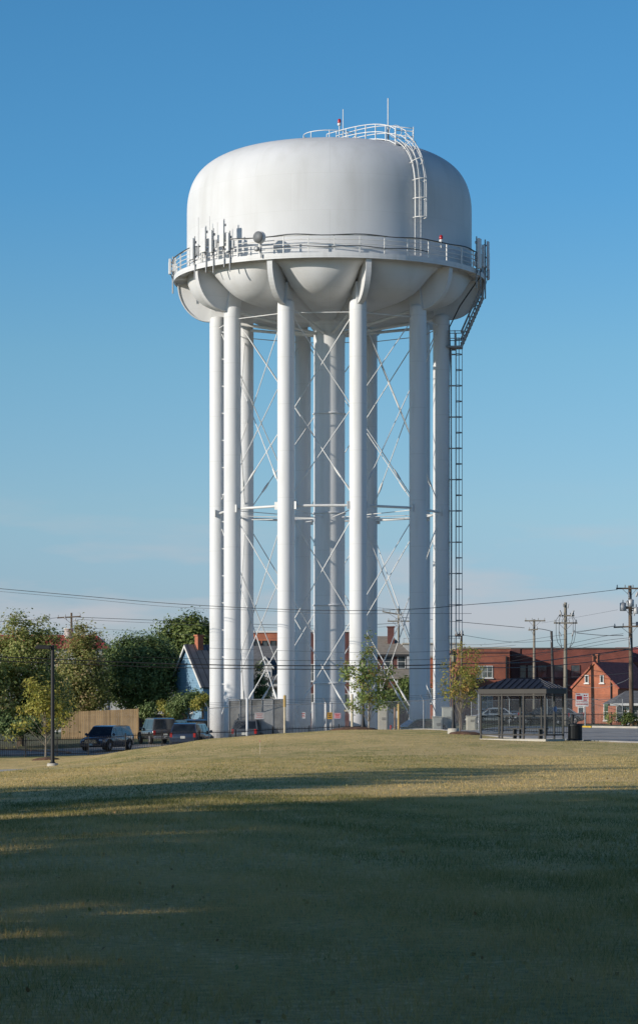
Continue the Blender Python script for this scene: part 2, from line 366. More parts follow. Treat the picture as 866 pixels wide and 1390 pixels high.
# ------------------------------------------------------------------ WATER TOWER
TWx, TWy = .7, 180.0
def tank_paint():
    m, nt, b = new_mat('white_tank_paint'); b.inputs['Roughness'].default_value = .6; b.inputs['Specular IOR Level'].default_value = .2
    tc = N(nt, 'ShaderNodeTexCoord')
    def noise(s, d, st):
        mp = N(nt, 'ShaderNodeMapping'); mp.inputs['Scale'].default_value = st; nt.links.new(tc.outputs['Object'], mp.inputs[0])
        n = N(nt, 'ShaderNodeTexNoise'); n.inputs['Scale'].default_value = s; n.inputs['Detail'].default_value = d
        nt.links.new(mp.outputs[0], n.inputs['Vector']); return n
    a = noise(.9, 7, (1, 1, .12)); c = noise(.28, 4, (1, 1, 1))
    r = ramp(nt, [(.64, .645, .645), (.695, .705, .715), (.71, .72, .73)], [.28, .5, .7]); nt.links.new(a.outputs['Fac'], r.inputs[0])
    r2 = ramp(nt, [(.93, .93, .92), (1.0, 1.0, 1.0)], [.35, .6]); nt.links.new(c.outputs['Fac'], r2.inputs[0])
    mx = N(nt, 'ShaderNodeMix', data_type='RGBA', blend_type='MULTIPLY'); mx.inputs[0].default_value = 1
    nt.links.new(r.outputs[0], mx.inputs[6]); nt.links.new(r2.outputs[0], mx.inputs[7])
    # welded plates: rings every 2.4 m and staggered vertical seams
    sx = N(nt, 'ShaderNodeSeparateXYZ'); nt.links.new(tc.outputs['Object'], sx.inputs[0])
    an = N(nt, 'ShaderNodeMath', operation='ARCTAN2'); nt.links.new(sx.outputs[0], an.inputs[0]); nt.links.new(sx.outputs[1], an.inputs[1])
    sc = N(nt, 'ShaderNodeMath', operation='MULTIPLY'); sc.inputs[1].default_value = 9.65; nt.links.new(an.outputs[0], sc.inputs[0])
    cb = N(nt, 'ShaderNodeCombineXYZ'); nt.links.new(sc.outputs[0], cb.inputs[0]); nt.links.new(sx.outputs[2], cb.inputs[1])
    br = N(nt, 'ShaderNodeTexBrick'); br.inputs['Scale'].default_value = 1; br.inputs['Brick Width'].default_value = 5.05; br.inputs['Row Height'].default_value = 2.4
    br.inputs['Mortar Size'].default_value = .03; br.inputs['Mortar Smooth'].default_value = 1
    br.inputs['Color1'].default_value = (.965, .965, .965, 1); br.inputs['Color2'].default_value = (1, 1, 1, 1); br.inputs['Mortar'].default_value = (.93, .93, .92, 1)
    nt.links.new(cb.outputs[0], br.inputs['Vector'])
    m2 = N(nt, 'ShaderNodeMix', data_type='RGBA', blend_type='MULTIPLY'); m2.inputs[0].default_value = 1
    nt.links.new(mx.outputs[2], m2.inputs[6]); nt.links.new(br.outputs['Color'], m2.inputs[7]); nt.links.new(m2.outputs[2], b.inputs['Base Color'])
    n4 = noise(.7, 3, (1, 1, .5)); bp = N(nt, 'ShaderNodeBump'); bp.inputs['Strength'].default_value = .12; bp.inputs['Distance'].default_value = .06
    nt.links.new(n4.outputs['Fac'], bp.inputs['Height']); nt.links.new(bp.outputs[0], b.inputs['Normal'])
    return m
M_tank = tank_paint()
def leg_paint():
    m, nt, b = new_mat('white_leg_paint'); b.inputs['Roughness'].default_value = .55; b.inputs['Specular IOR Level'].default_value = .25
    tc = N(nt, 'ShaderNodeTexCoord'); mp = N(nt, 'ShaderNodeMapping'); mp.inputs['Scale'].default_value = (1, 1, .12); nt.links.new(tc.outputs['Object'], mp.inputs[0])
    n = N(nt, 'ShaderNodeTexNoise'); n.inputs['Scale'].default_value = 1.6; n.inputs['Detail'].default_value = 7; nt.links.new(mp.outputs[0], n.inputs['Vector'])
    r = ramp(nt, [(.63, .635, .625), (.70, .708, .712), (.715, .723, .73)], [.3, .48, .7]); nt.links.new(n.outputs['Fac'], r.inputs[0])
    sx = N(nt, 'ShaderNodeSeparateXYZ'); nt.links.new(tc.outputs['Object'], sx.inputs[0])
    # welded ring joints every 3.05 m
    pp = N(nt, 'ShaderNodeMath', operation='PINGPONG'); pp.inputs[1].default_value = 1.525; nt.links.new(sx.outputs[2], pp.inputs[0])
    lt = N(nt, 'ShaderNodeMath', operation='LESS_THAN'); lt.inputs[1].default_value = .03; nt.links.new(pp.outputs[0], lt.inputs[0])
    m1 = N(nt, 'ShaderNodeMix', data_type='RGBA', blend_type='MULTIPLY'); nt.links.new(lt.outputs[0], m1.inputs[0]); nt.links.new(r.outputs[0], m1.inputs[6]); m1.inputs[7].default_value = (.93, .93, .92, 1)
    # grime splashed up from the ground and rust spots at the joints
    n2 = N(nt, 'ShaderNodeTexNoise'); n2.inputs['Scale'].default_value = 3; n2.inputs['Detail'].default_value = 6; nt.links.new(tc.outputs['Object'], n2.inputs['Vector'])
    g = N(nt, 'ShaderNodeMapRange'); g.inputs[1].default_value = 1.6; g.inputs[2].default_value = -.8; nt.links.new(sx.outputs[2], g.inputs[0])
    mu = N(nt, 'ShaderNodeMath', operation='MULTIPLY'); nt.links.new(g.outputs[0], mu.inputs[0]); nt.links.new(n2.outputs['Fac'], mu.inputs[1])
    m2 = N(nt, 'ShaderNodeMix', data_type='RGBA'); nt.links.new(mu.outputs[0], m2.inputs[0]); nt.links.new(m1.outputs[2], m2.inputs[6]); m2.inputs[7].default_value = (.33, .27, .2, 1)
    nt.links.new(m2.outputs[2], b.inputs['Base Color']); return m
M_leg = leg_paint()
M_rod = mat('white_rod_paint', (.74, .74, .72), .45, var=.05, scale=2)
M_galv = mat('galvanised_steel', (.33, .34, .35), .45, .3, var=.12, scale=4)
M_dark = mat('dark_cable', (.06, .065, .07), .6, var=.1)
tower = thing('water_tower', 'huge white water tower on ten round legs', 'water tower', (TWx, TWy, 0))
def P(r, th, z):   # polar point on the tower, th clockwise from the side facing the camera, degrees
    return Vector((r*math.sin(R(th)), -r*math.cos(R(th)), z))
LEGS = [-22+36*k for k in range(10)]
# shell: dome, wall
dome = [(9.65, 30.35), (9.65, 31.2), (9.65, 34.3), (9.645, 35.2), (9.6, 35.85), (9.45, 36.55), (9.2, 37.15), (8.8, 37.72), (8.2, 38.23), (7.4, 38.65), (6.4, 38.95), (5.2, 39.16), (3.8, 39.29), (2.2, 39.36), (.01, 39.38)]
def smoothprof(pr, k=4):
    out = []
    for i in range(len(pr)-1):
        p0, p1, p2, p3 = pr[max(i-1, 0)], pr[i], pr[i+1], pr[min(i+2, len(pr)-1)]
        for j in range(k):
            t = j/k
            out.append(tuple(.5*((2*p1[c])+(-p0[c]+p2[c])*t+(2*p0[c]-5*p1[c]+4*p2[c]-p3[c])*t*t+(-p0[c]+3*p1[c]-3*p2[c]+p3[c])*t**3) for c in (0, 1)))
    return out+[pr[-1]]
MB().lathe(smoothprof(dome[2:]), 144).lathe(dome[:3], 144).build('tank', M_tank, tower)
# fluted bottom: ten bulging lobes between the legs, running down to the riser
lobe = [(9.65, 30.4), (9.62, 30.0), (9.45, 29.5), (9.1, 29.0), (8.5, 28.55), (7.6, 28.25), (6.4, 28.08), (4.8, 27.95), (3.0, 27.8), (1.05, 27.6)]
vall = [(9.65, 30.4), (9.1, 30.36), (8.4, 30.25), (7.6, 30.0), (6.8, 29.65), (5.9, 29.25), (4.9, 28.85), (3.8, 28.45), (2.5, 28.05), (1.05, 27.64)]
lobe = smoothprof(lobe, 3); vall = smoothprof(vall, 3)
nA = 240; V = []; Fc = []
for a in range(nA):
    th = 360*a/nA-22; ph = (th+22) % 36-18
    q = max(0, 1-(ph/18)**2)**.5
    for (r0, z0), (r1, z1) in zip(vall, lobe):
        r_ = r0+(r1-r0)*q; z_ = z0+(z1-z0)*q; V.append(P(r_, th, z_))
m_ = len(lobe)
for a in range(nA):
    for i in range(m_-1):
        a2 = (a+1) % nA; Fc.append((a*m_+i, a*m_+i+1, a2*m_+i+1, a2*m_+i))
MB().add(V, Fc, True).build('tank_bottom', M_tank, tower)
# riser
MB().lathe([(1.06, -1.2), (1.06, 26.2), (1.12, 27.2), (1.5, 27.75)], 40).build('riser', M_leg, tower)
for z in (3.2, 14.75, 21.5, 8.5): MB().lathe([(1.06, z-.05), (1.13, z-.05), (1.13, z+.05), (1.06, z+.05)], 40).build('riser_band', M_leg, tower)
# legs
LR = .565
lens = []
for k, th in enumerate(LEGS):
    b = MB(); c = P(7.6, th, 0)
    b.lathe([(LR, -1.2), (LR, 27.6), (LR*.97, 28.0), (LR*.86, 28.12), (.25, 28.2)], 32, c)
    leg = b.build('leg', M_leg, tower)
    bp = MB()
    bp.lathe([(LR+.02, -1.1), (.95, -1.1), (.95, -.7), (LR+.16, -.55), (LR+.02, -.5)], 24, c)
    bp.build('base_collar', M_leg, leg)
    for s_ in (-1, 1):            # gusset plates where the rods meet the leg
        q = P(1, th+s_*81, 0)
        MB().box(c+q*(LR+.09)+Vector((0, 0, 14.75)), (.24, .04, .5), math.atan2(q.y, q.x)).build('gusset_plate', M_rod, leg)
    if k in (9, 0):
        n_ = 0
        cl = MB()
        for i in range(15):
            q = P(1, -97 if k == 9 else -80, 0)
            z = 3.1+1.8*i
            if k == 9: MB().tube([c+q*LR*.9+Vector((0, 0, z)), c+q*(LR+.13)+Vector((0, 0, z+.02))], .045, 6).build('lug', M_rod, leg)
# ribs (brackets) from balcony to leg
for th in LEGS:
    out = []
    for i in range(15):
        t = math.pi/2*i/14; out.append((8.15+2.2*math.cos(t), 30.38-2.55*math.sin(t)))
    b = MB(); n = len(out)
    rad = P(1, th, 0); tan = Vector((math.cos(R(th)), math.sin(R(th)), 0))
    def strip(b, lo, hi, w):   # band between two (r,z) curves with width w
        vs = []
        for (r0, z0), (r1, z1) in zip(lo, hi):
            for s in (-1, 1):
                vs.append(rad*r0+Vector((0, 0, z0))+tan*s*w/2); vs.append(rad*r1+Vector((0, 0, z1))+tan*s*w/2)
        fs = []
        for i in range(len(lo)-1):
            a = 4*i; c = a+4
            fs += [(a, a+2, c+2, c), (a+1, c+1, c+3, a+3), (a, c, c+1, a+1), (a+2, a+3, c+3, c+2)]
        e = 4*(len(lo)-1); fs += [(0, 1, 3, 2), (e, e+2, e+3, e+1)]
        b.add(vs, fs)
    # web reaching inward to the tank
    inn = []
    for i, (r, z) in enumerate(out):
        t = i/14; inn.append((8.7-1.7*t, 30.5-.9*t*t))
    inn = [(min(a[0], o[0]-.05), a[1]) for a, o in zip(inn, out)]
    strip(b, [(o[0]-.02, o[1]+.02) for o in out], inn, .16)
    fl = []
    for i, (r, z) in enumerate(out):
        t = math.pi/2*i/14; fl.append((r-.07*math.cos(t), z+.07*math.sin(t)))
    strip(b, out, fl, .36)
    # saddle above the leg
    sd = [(8.15-1.0*i/4, 27.83+.02*i) for i in range(5)]; sd2 = [(7.9-1.0*i/4, 29.3+.05*i) for i in range(5)]
    strip(b, sd, sd2, .5)
    o = b.build('rib', M_tank, tower)
# radial beams below
for th in LEGS:
    MB().tube([P(1.1, th, 26.9), P(7.5, th, 27.9)], .11, 6).build('radial_beam', M_rod, tower)
# struts and rods
ZT = 14.75
for k in range(10):
    a, b2, c3 = LEGS[k], LEGS[(k+1) % 10], LEGS[(k+2) % 10]
    A, B = P(7.6, a, ZT), P(7.6, b2, ZT); d = (B-A).normalized()
    MB().tube([A+d*LR, A+d*(LR+.25), B-d*(LR+.25), B-d*LR], [.05, .085, .085, .05], 10).build('strut', M_rod, tower)
    A, B = P(7.6, a, 27.35), P(7.6, b2, 27.35)
    MB().tube([A+d*LR, B-d*LR], .03, 6).build('tie_rod', M_rod, tower)
    for (z0, z1) in ((27.75, ZT+.15), (ZT-.15, .2)):
        for (p, q) in ((a, c3), (c3, a)):
            A, B = P(7.6, p, z0), P(7.6, q, z1); d3 = (B-A).normalized()
            pa = A+d3*(LR/math.hypot(d3.x, d3.y)); pb = B-d3*(LR/math.hypot(d3.x, d3.y))
            rod = MB().tube([pa, pb], .034, 6).build('brace_rod', M_rod, tower)
            MB().tube([pb-d3*1.9, pb-d3*1.5, pb-d3*1.1], [.06, .085, .06], 8).build('turnbuckle', M_rod, rod)
    MB().tube([P(1.1, a, ZT-.3), P(7.3, a, ZT-.1)], .03, 6).build('tie_rod', M_rod, tower)
# balcony floor and railing
bal = MB().lathe([(9.66, 30.72), (10.50, 30.72), (10.54, 30.72), (10.54, 30.38), (10.50, 30.38), (10.50, 30.62), (9.66, 30.62)], 144, smooth=False).build('balcony', M_leg, tower)
rail = MB()
for z in (31.0, 31.28, 31.56, 31.82):
    rail.tube([P(10.51, i*3, z) for i in range(120)], .028 if z < 31.8 else .036, 6, closed=True)
rail.build('railing', M_rod, bal)
for i in range(40):
    th = i*9+1.5
    MB().box(P(10.51, th, 31.24), (.07, .07, 1.1), R(th)).build('railing_post', M_rod, bal)
MB().tube([P(10.57+.02*math.sin(i*1.3), i*3-90, 31.86+.05*math.sin(i*.8)-.02*abs(math.sin(i*.35))) for i in range(72)], .035, 6).build('cable', M_dark, bal)
MB().tube([P(10.58, i*3+4, 31.1+.05*math.sin(i*.9)) for i in range(-8, 12)], .03, 6).build('cable', M_dark, bal)
# balcony floor brackets under the deck
for i in range(30):
    th = i*12-10
    if min(abs((th-l+180) % 360-180) for l in LEGS) > 3:
        MB().box(P(10.1, th, 30.55), (.05, .85, .12), R(th)).build('deck_joist', M_leg, bal)
# tank ladder with safety cage on the right of the front
LT = 35.5
prof = smoothprof(dome, 6); ZA = 39.38
def meridian(off, r_in, zlow):
    pts = []
    for i in range(len(prof)):
        r, z = prof[i]
        j = min(i+1, len(prof)-1); k = max(i-1, 0)
        t = Vector((prof[j][0]-prof[k][0], prof[j][1]-prof[k][1])).normalized(); nr = (t.y, -t.x)
        if z >= zlow and r >= r_in: pts.append((r+nr[0]*off, z+nr[1]*off, nr))
    return pts
radv = P(1, LT, 0); tanv = Vector((math.cos(R(LT)), math.sin(R(LT)), 0))
def onm(p, side): return radv*p[0]+tanv*side+Vector((0, 0, p[1]))
lad = MB(); path = meridian(.2, 7.6, 30.8)
for s in (-.24, .24): lad.tube([onm(p, s) for p in path], .035, 6)
ladder = lad.build('ladder', M_rod, tower)
# rungs by arc length
acc = 0; rg = MB()
for p, q in zip(path, path[1:]):
    L = math.hypot(q[0]-p[0], q[1]-p[1]); n = max(1, round(L/.32))
    for i in range(n):
        t = i/n; pp = (p[0]+(q[0]-p[0])*t, p[1]+(q[1]-p[1])*t); rg.tube([onm(pp, -.24), onm(pp, .24)], .014, 4)
rg.build('rungs', M_rod, ladder)
cg = MB(); acc = 0; path2 = [p for p in meridian(0, 7.9, 33.0)]
def cagept(p, a): # a from 0..pi round the cage
    off = .2+.72*math.sin(a); return radv*(p[0]+p[2][0]*off)+tanv*(-.42*math.cos(a))+Vector((0, 0, p[1]+p[2][1]*off))
last = -9
for i, p in enumerate(path2):
    if i: acc += math.hypot(p[0]-path2[i-1][0], p[1]-path2[i-1][1])
    if acc-last > 1.1 or i == 0:
        last = acc; cg.tube([cagept(p, math.pi*j/10) for j in range(11)], .035, 4)
for a in (0.35, .8, 1.57, 2.34, 2.8): cg.tube([cagept(p, a) for p in path2], .024, 4)
cg.build('safety_cage', M_rod, ladder)
# roof walkway rails from vent to ladder
rr_ = MB()
def dz(r): return float(np.interp(r, [p[0] for p in reversed(prof)], [p[1] for p in reversed(prof)]))
for s in (-.42, .42):
    rs = np.linspace(.3, 8.0, 14)
    for h in (.55, 1.05): rr_.tube([radv*r+tanv*s+Vector((0, 0, dz(r)+h)) for r in rs], .033, 5)
    for r in np.linspace(.3, 8.0, 8): rr_.tube([radv*r+tanv*s+Vector((0, 0, dz(r))), radv*r+tanv*s+Vector((0, 0, dz(r)+1.05))], .033, 5)
wk = MB()
rs = np.linspace(.3, 8.0, 12)
for r0, r1 in zip(rs, rs[1:]):
    p = [radv*r0+tanv*-.4+Vector((0, 0, dz(r0)+.05)), radv*r0+tanv*.4+Vector((0, 0, dz(r0)+.05)), radv*r1+tanv*.4+Vector((0, 0, dz(r1)+.05)), radv*r1+tanv*-.4+Vector((0, 0, dz(r1)+.05))]
    wk.poly(p, (0, 0, .06))
wk.build('roof_walkway', M_leg, tower); rr_.build('walkway_railing', M_rod, tower)
rr2 = MB()
for h in (.5, 1.0): rr2.tube([P(1.75, a*12, ZA+.05+h) for a in range(30)], .032, 5, closed=True)
for a in range(8): rr2.tube([P(1.75, a*45, ZA-.05), P(1.75, a*45, ZA+1.05)], .032, 5)
rr2.build('roof_railing', M_rod, tower)
MB().lathe([(.45, ZA-.05), (.45, ZA+.4), (.62, ZA+.42), (.55, ZA+.58), (.2, ZA+.66), (.01, ZA+.68)], 20).build('roof_vent', M_leg, tower)
# hatch cage beside the ladder top
hc = MB(); hx = radv*6.4+tanv*1.5+Vector((0, 0, dz(6.5)))
for h in (.5, 1.05):
    hc.tube([hx+Vector(p) for p in ((-.6, -.5, h), (.6, -.5, h-.1), (.6, .5, h-.1), (-.6, .5, h))], .03, 5, closed=True)
for p in ((-.6, -.5), (.6, -.5), (.6, .5), (-.6, .5)): hc.tube([hx+Vector((*p, -.2)), hx+Vector((*p, 1.05))], .03, 5)
lp = radv*7.3+tanv*.1+Vector((0, 0, dz(7.3)+.75))
hc.build('hatch_railing', M_rod, tower); hc = MB(); hc.tube([lp+Vector((.42*math.cos(a*.52), 0, .42*math.sin(a*.52))) for a in range(12)], .025, 5, closed=True)
hc.build('safety_hoop', M_rod, tower)
# access ladder on the right leg with cage, platform and stair
c = P(7.6, 86, 0); rd = P(1, 86, 0); tg = Vector((math.cos(R(86)), math.sin(R(86)), 0))
def LP(o, s, z): return c+rd*(LR+o)+tg*s+Vector((0, 0, z))
al = MB()
for s in (-.22, .22): al.tube([LP(.42, s, 5.2), LP(.42, s, 26.9)], .035, 5)
acc_l = al.build('access_ladder', M_galv, tower)
rg = MB()
for i in range(70): rg.tube([LP(.42, -.22, 5.4+i*.305), LP(.42, .22, 5.4+i*.305)], .012, 4)
rg.build('rungs', M_galv, acc_l)
cg = MB()
for i in range(20):
    z = 6.4+1.06*i
    cg.tube([LP(.42+.42*math.sin(math.pi*j/8), -.36*math.cos(math.pi*j/8), z) for j in range(9)], .03, 4)
for a in (.5, 1.57, 2.64): cg.tube([LP(.42+.42*math.sin(a), -.36*math.cos(a), 6.2), LP(.42+.42*math.sin(a), -.36*math.cos(a), 26.6)], .02, 4)
cg.build('safety_cage', M_galv, acc_l)
for i in range(10): MB().box(LP(.2, 0, 6.4+1.06*2*i), (.5, .5, .04), R(-4)).build('bracket', M_galv, acc_l)
MB().tube([LP(.1, -.3, .2), LP(.1, -.3, 25.8)], .05, 6).build('conduit', M_galv, tower)
MB().tube([LP(.1, .1, -.5), LP(.12, .1, 14), LP(.08, .1, 24.0), LP(-.02, -.2, 27.3), P(8.9, 80, 28.6), P(9.9, 78, 29.9), P(10.45, 76, 30.5)], .05, 6).build('cable', M_dark, tower)
pl = MB(); pl.box(LP(.32, 0, 25.95), (1.1, 1.1, .12), R(-4)).box(LP(-.3, .7, 25.9), (1.4, .3, .1), R(-4))
plat = pl.build('platform', M_galv, tower)
pr = MB()
for z in (26.5, 27.0): pr.tube([LP(-.1, -.55, z), LP(.85, -.55, z), LP(.85, .55, z), LP(-.1, .55, z)], .03, 5)
for o, s in ((-.1, -.55), (.85, -.55), (.85, .55), (-.1, .55), (.35, -.55), (.35, -.2)): pr.tube([LP(o, s, 25.95), LP(o, s, 27.05)], .035, 5)
pr.build('railing', M_galv, plat)
st = MB(); 
def stp(t, s, up): 
    a = LP(.75, s, 25.95); b_ = P(10.35, 86, 29.2)+tg*s
    return a+(b_-a)*t+Vector((0, 0, up))
for s in (-.4, .4):
    for up, rad in ((0, .09), (.55, .03), (1.0, .04)):
        st.tube([stp(0, s, up), stp(.5, s, up), stp(1, s, up), P(10.5, 86, 30.5+up*.9)+tg*s], rad, 6)
    for t in (0.1, .4, .7, 1): st.tube([stp(t, s, 0), stp(t, s, 1)], .03, 5)
stair = st.build('stair', M_galv, tower)
tr = MB()
for i in range(14): tr.box(stp(i/13, 0, .05), (.28, .78, .04), R(-4))
tr.build('treads', M_galv, stair)
# low down: white valve pipes by the riser
for x_, y_ in ((.1, -1.6), (-.25, -1.7), (-1.1, -1.9)): MB().tube([(x_, y_, -1), (x_, y_, 1.9)], .09, 8).build('standpipe', M_leg, tower)
# ------------------------------------------------------------------ things mounted on the tower
M_ant = mat('antenna_shell', (.70, .71, .71), .5, var=.05)
M_antd = mat('antenna_bracket', (.42, .43, .44), .5, .2)
def on_tower(name, label, cat, th, r, z, group):
    p = P(r, th, z); return thing(name, label, cat, (TWx+p.x, TWy+p.y, z), R(th), group)
G_ant = 'panel antennas on the balcony railing'
def panel(th, z, h, w_, label, r=10.7, tilt=0, col=None, whip=0):
    h *= .8 if th < 0 else .88; w_ *= .85
    t = on_tower('panel_antenna', label, 'antenna', th, r, z, G_ant)
    MB().box((0, -.12, h/2), (w_*1.35, .16, h)).build('radome', col or M_ant, t, .03)
    MB().tube([(0, .08, -1.3), (0, .08, h+.15)], .045, 6).build('mast', M_galv, t)
    b = MB()
    for zz in (.2, h-.25): b.box((0, .02, zz), (.12, .2, .1)).box((0, .12, zz), (.24, .06, .16))
    b.build('bracket', M_antd, t)
    MB().box((.16, .15, h*.4), (.22, .2, .5)).box((-.2, .12, h*.15), (.16, .16, .3)).build('radio_unit', M_ant, t)
    b = MB(); b.tube([(0, -.05, 0), (.08, .05, -.25), (.02, .1, -.5)], .02, 4).tube([(.05, -.05, 0), (-.06, .02, -.2), (-.02, .1, -.5)], .018, 4); b.build('cable', M_dark, t)
    return t
panel(-88, 30.95, 1.0, .32, 'short panel antenna at the far left tip of the tower balcony')
panel(-83, 30.8, 1.3, .18, 'thin antenna just right of the far left tip of the balcony')
panel(-56.5, 31.0, 1.75, .34, 'wide panel antenna, leftmost of the tall cluster on the left of the balcony')
panel(-49.5, 31.3, 2.0, .42, 'broad white panel antenna in the middle of the left balcony cluster')
panel(-45.5, 31.2, 1.8, .2, 'slim panel antenna right beside the broad middle one of the left cluster')
panel(-40.2, 31.45, 2.1, .34, 'tallest panel antenna, right end of the left balcony cluster')
panel(-37.5, 31.1, 1.5, .18, 'slim low antenna just right of the tallest panel in the left cluster')
panel(66.5, 30.7, 2.25, .38, 'tall white panel antenna standing left of the right balcony cluster')
panel(71, 30.9, 1.7, .2, 'slim antenna second from left in the right balcony cluster')
panel(80, 31.0, 2.15, .42, 'broad panel antenna in the right balcony cluster against the sky')
panel(92, 30.7, 2.0, .45, 'outermost panel antenna at the right tip of the balcony')
panel(100, 30.8, 1.3, .25, 'short antenna behind the right tip of the balcony')
def whip(th, r, z, h, rad, label, group='whip antennas on the tower'):
    t = on_tower('whip_antenna', label, 'antenna', th, r, z, group)
    MB().tube([(0, 0, 0), (0, 0, h*.35)], rad*1.8, 6).build('base_tube', M_galv, t)
    MB().tube([(0, 0, h*.35-.02), (0, 0, h)], rad, 6).build('rod', M_ant, t)
whip(-53.5, 10.7, 31.0, 2.7, .025, 'tallest thin whip antenna among the left balcony panels')
whip(-47, 10.7, 31.2, 2.4, .02, 'thin whip antenna behind the broad left balcony panel')
whip(-43, 10.7, 31.2, 1.9, .02, 'short whip antenna between the two widest left balcony panels')
whip(26, 2.1, 39.3, 2.5, .03, 'left whip antenna on the tank roof beside the red light')
whip(41, 5.9, 39.05, 2.9, .04, 'right whip antenna on the tank roof near the ladder top')
M_red = mat('red_lens', (.45, .02, .03), .2, var=.05)
def beacon(th, r, z, h, label):
    t = on_tower('obstruction_light', label, 'warning light', th, r, z, 'red warning lights on the tower')
    MB().tube([(0, 0, 0), (0, 0, h)], .035, 6).build('pole', M_rod, t)
    MB().lathe([(.1, h-.02), (.13, h+.02), (.13, h+.12), (.1, h+.16)], 12).build('housing', M_ant, t)
    MB().lathe([(.11, h+.16), (.13, h+.28), (.1, h+.4), (.01, h+.46)], 12).build('lens', M_red, t)
beacon(40, 1.05, 39.35, 1.6, 'red warning light on a short pole on the tank roof')
beacon(43, 10.6, 31.4, .45, 'red warning light on the right side of the balcony railing')
t = on_tower('dish_antenna', 'round dark faced dish antenna on the front left of the balcony', 'dish antenna', -24.5, 10.75, 31.2, 'dishes on the balcony')
MB().lathe([(.02, 0), (.36, 0), (.40, .04), (.40, .3), (.34, .38), (.1, .45), (.01, .46)], 28).build('drum', M_ant, t)
d = [o for o in t.children][0]; d.rotation_euler = (R(-90), 0, R(-8)); d.location = (0, -.35, .55)
MB().lathe([(.001, -.01), (.37, -.01), (.37, -.03), (.001, -.03)], 28).build('face', mat('dish_face', (.16, .17, .18), .6), d)
MB().tube([(0, .1, -.7), (0, .1, .9)], .05, 8).build('mast', M_galv, t)
t = on_tower('small_dish', 'small grey drum antenna below the round dish on the balcony', 'dish antenna', -25.6, 10.75, 30.85, 'dishes on the balcony')
MB().lathe([(.02, 0), (.17, 0), (.18, .15), (.05, .2)], 20).build('drum', M_galv, t); t.children[0].rotation_euler = (R(-90), 0, 0); t.children[0].location = (0, -.2, .2)
MB().box((0, .02, .2), (.1, .3, .1)).build('bracket', M_antd, t)
# ------------------------------------------------------------------ TREES
def ellip(rng, n, c, r, shell=.35):
    v = rng.normal(size=(n, 3)); v /= np.linalg.norm(v, axis=1)[:, None]
    rad = (shell+(1-shell)*rng.random(n))**.5
    return np.array(c)+v*rad[:, None]*np.array(r)
def crown_pts(rng, blobs, nclump, per, cr):
    vol = np.array([b[1][0]*b[1][1]*b[1][2] for b in blobs])**.8; vol /= vol.sum()
    C = np.concatenate([ellip(rng, max(2, int(nclump*v)), b[0], b[1]) for b, v in zip(blobs, vol)])
    k = len(C); cs = cr*rng.uniform(.5, 1.5, k)
    idx = np.repeat(np.arange(k), per)
    g = rng.normal(size=(len(idx), 3))*.5; g[:, 2] *= .75
    pts = C[idx]+g*cs[idx][:, None]
    tint = np.clip(.5+.2*rng.normal(size=k)[idx]+.2*rng.normal(size=len(idx)), 0, 1)
    return pts, tint, C
M_bark = mat('bark', (.14, .105, .075), .95, var=.3, scale=5, bump=1, bscale=14, stretch=(1, 1, .25))
M_bark2 = mat('grey_bark', (.27, .23, .18), .9, var=.2, scale=6, bump=.6, bscale=20, stretch=(1, 1, .25))
def tree(name, label, x, y, blobs, tr, nclump, per, cr, lsize, m, seed, trunk_top=None, group=None, limbs=8, barkm=None, sink=.15, cat='tree'):
    rg_ = np.random.default_rng(seed); z0 = hz(x, y)-sink
    t = thing(name, label, cat, (x, y, z0), 0, group)
    pts, tint, C = crown_pts(rg_, blobs, nclump, per, cr)
    cc = np.mean([b[0] for b in blobs], 0); od = pts-cc[None]; od /= np.linalg.norm(od, axis=1)[:, None]+1e-6
    leaves('crown', pts, lsize, m, tint, rg_, t, out=od)
    top = trunk_top or (blobs[0][0][2]+blobs[0][1][2]*.55)
    b = MB(); n = 9; tp = []
    cx, cy = blobs[0][0][0], blobs[0][0][1]
    for i in range(n):
        u = i/(n-1); tp.append((cx*u*.8+math.sin(u*5+seed)*tr*.5, cy*u*.8+math.cos(u*4+seed)*tr*.4, top*u))
    b.tube(tp, [tr*1.35]+[tr*(1-.85*i/(n-1)) for i in range(1, n)], 9)
    sel = rg_.choice(len(C), min(limbs*4, len(C)), replace=False); cnt = 0
    br = MB()
    for i in sel:
        c = C[i]; u = min(.95, max(.22, (c[2]*.62)/top+rg_.uniform(-.08, .05))); k = min(n-1, int(u*(n-1)))
        p0 = Vector(tp[k]); p1 = Vector(c); L = (p1-p0).length
        if L < .25: continue
        mid = p0.lerp(p1, .5)+Vector((0, 0, .1*L))+Vector(rg_.normal(size=3))*L*.05
        r0 = tr*(1-.8*k/(n-1))*.42*(.5+.5*min(1, L/3))
        b.tube([p0, p0.lerp(mid, .5), mid, mid.lerp(p1, .5)+Vector(rg_.normal(size=3))*L*.03, p1], [r0, r0*.8, r0*.6, r0*.4, r0*.15], 5)
    b.build('trunk', barkm or M_bark, t)
    return t
L_olive = leaf_mat('olive_leaves', [(.12, .16, .05), (.28, .33, .10), (.46, .47, .16), (.60, .48, .26)], .45)
L_olive2 = leaf_mat('rusty_olive_leaves', [(.14, .17, .055), (.29, .31, .10), (.45, .42, .16), (.58, .42, .24)], .45)
L_dark = leaf_mat('dark_green_leaves', [(.06, .10, .04), (.12, .18, .065), (.20, .27, .10), (.32, .38, .16)], .36)
L_mid = leaf_mat('mid_green_leaves', [(.07, .11, .03), (.13, .18, .05), (.20, .26, .075), (.28, .32, .10)], .35)
L_yel = leaf_mat('yellow_green_leaves', [(.20, .22, .05), (.33, .34, .08), (.46, .43, .10), (.52, .42, .12)], .4)
L_sap = leaf_mat('sapling_leaves', [(.20, .25, .06), (.32, .34, .08), (.44, .37, .10), (.50, .30, .11)], .45)
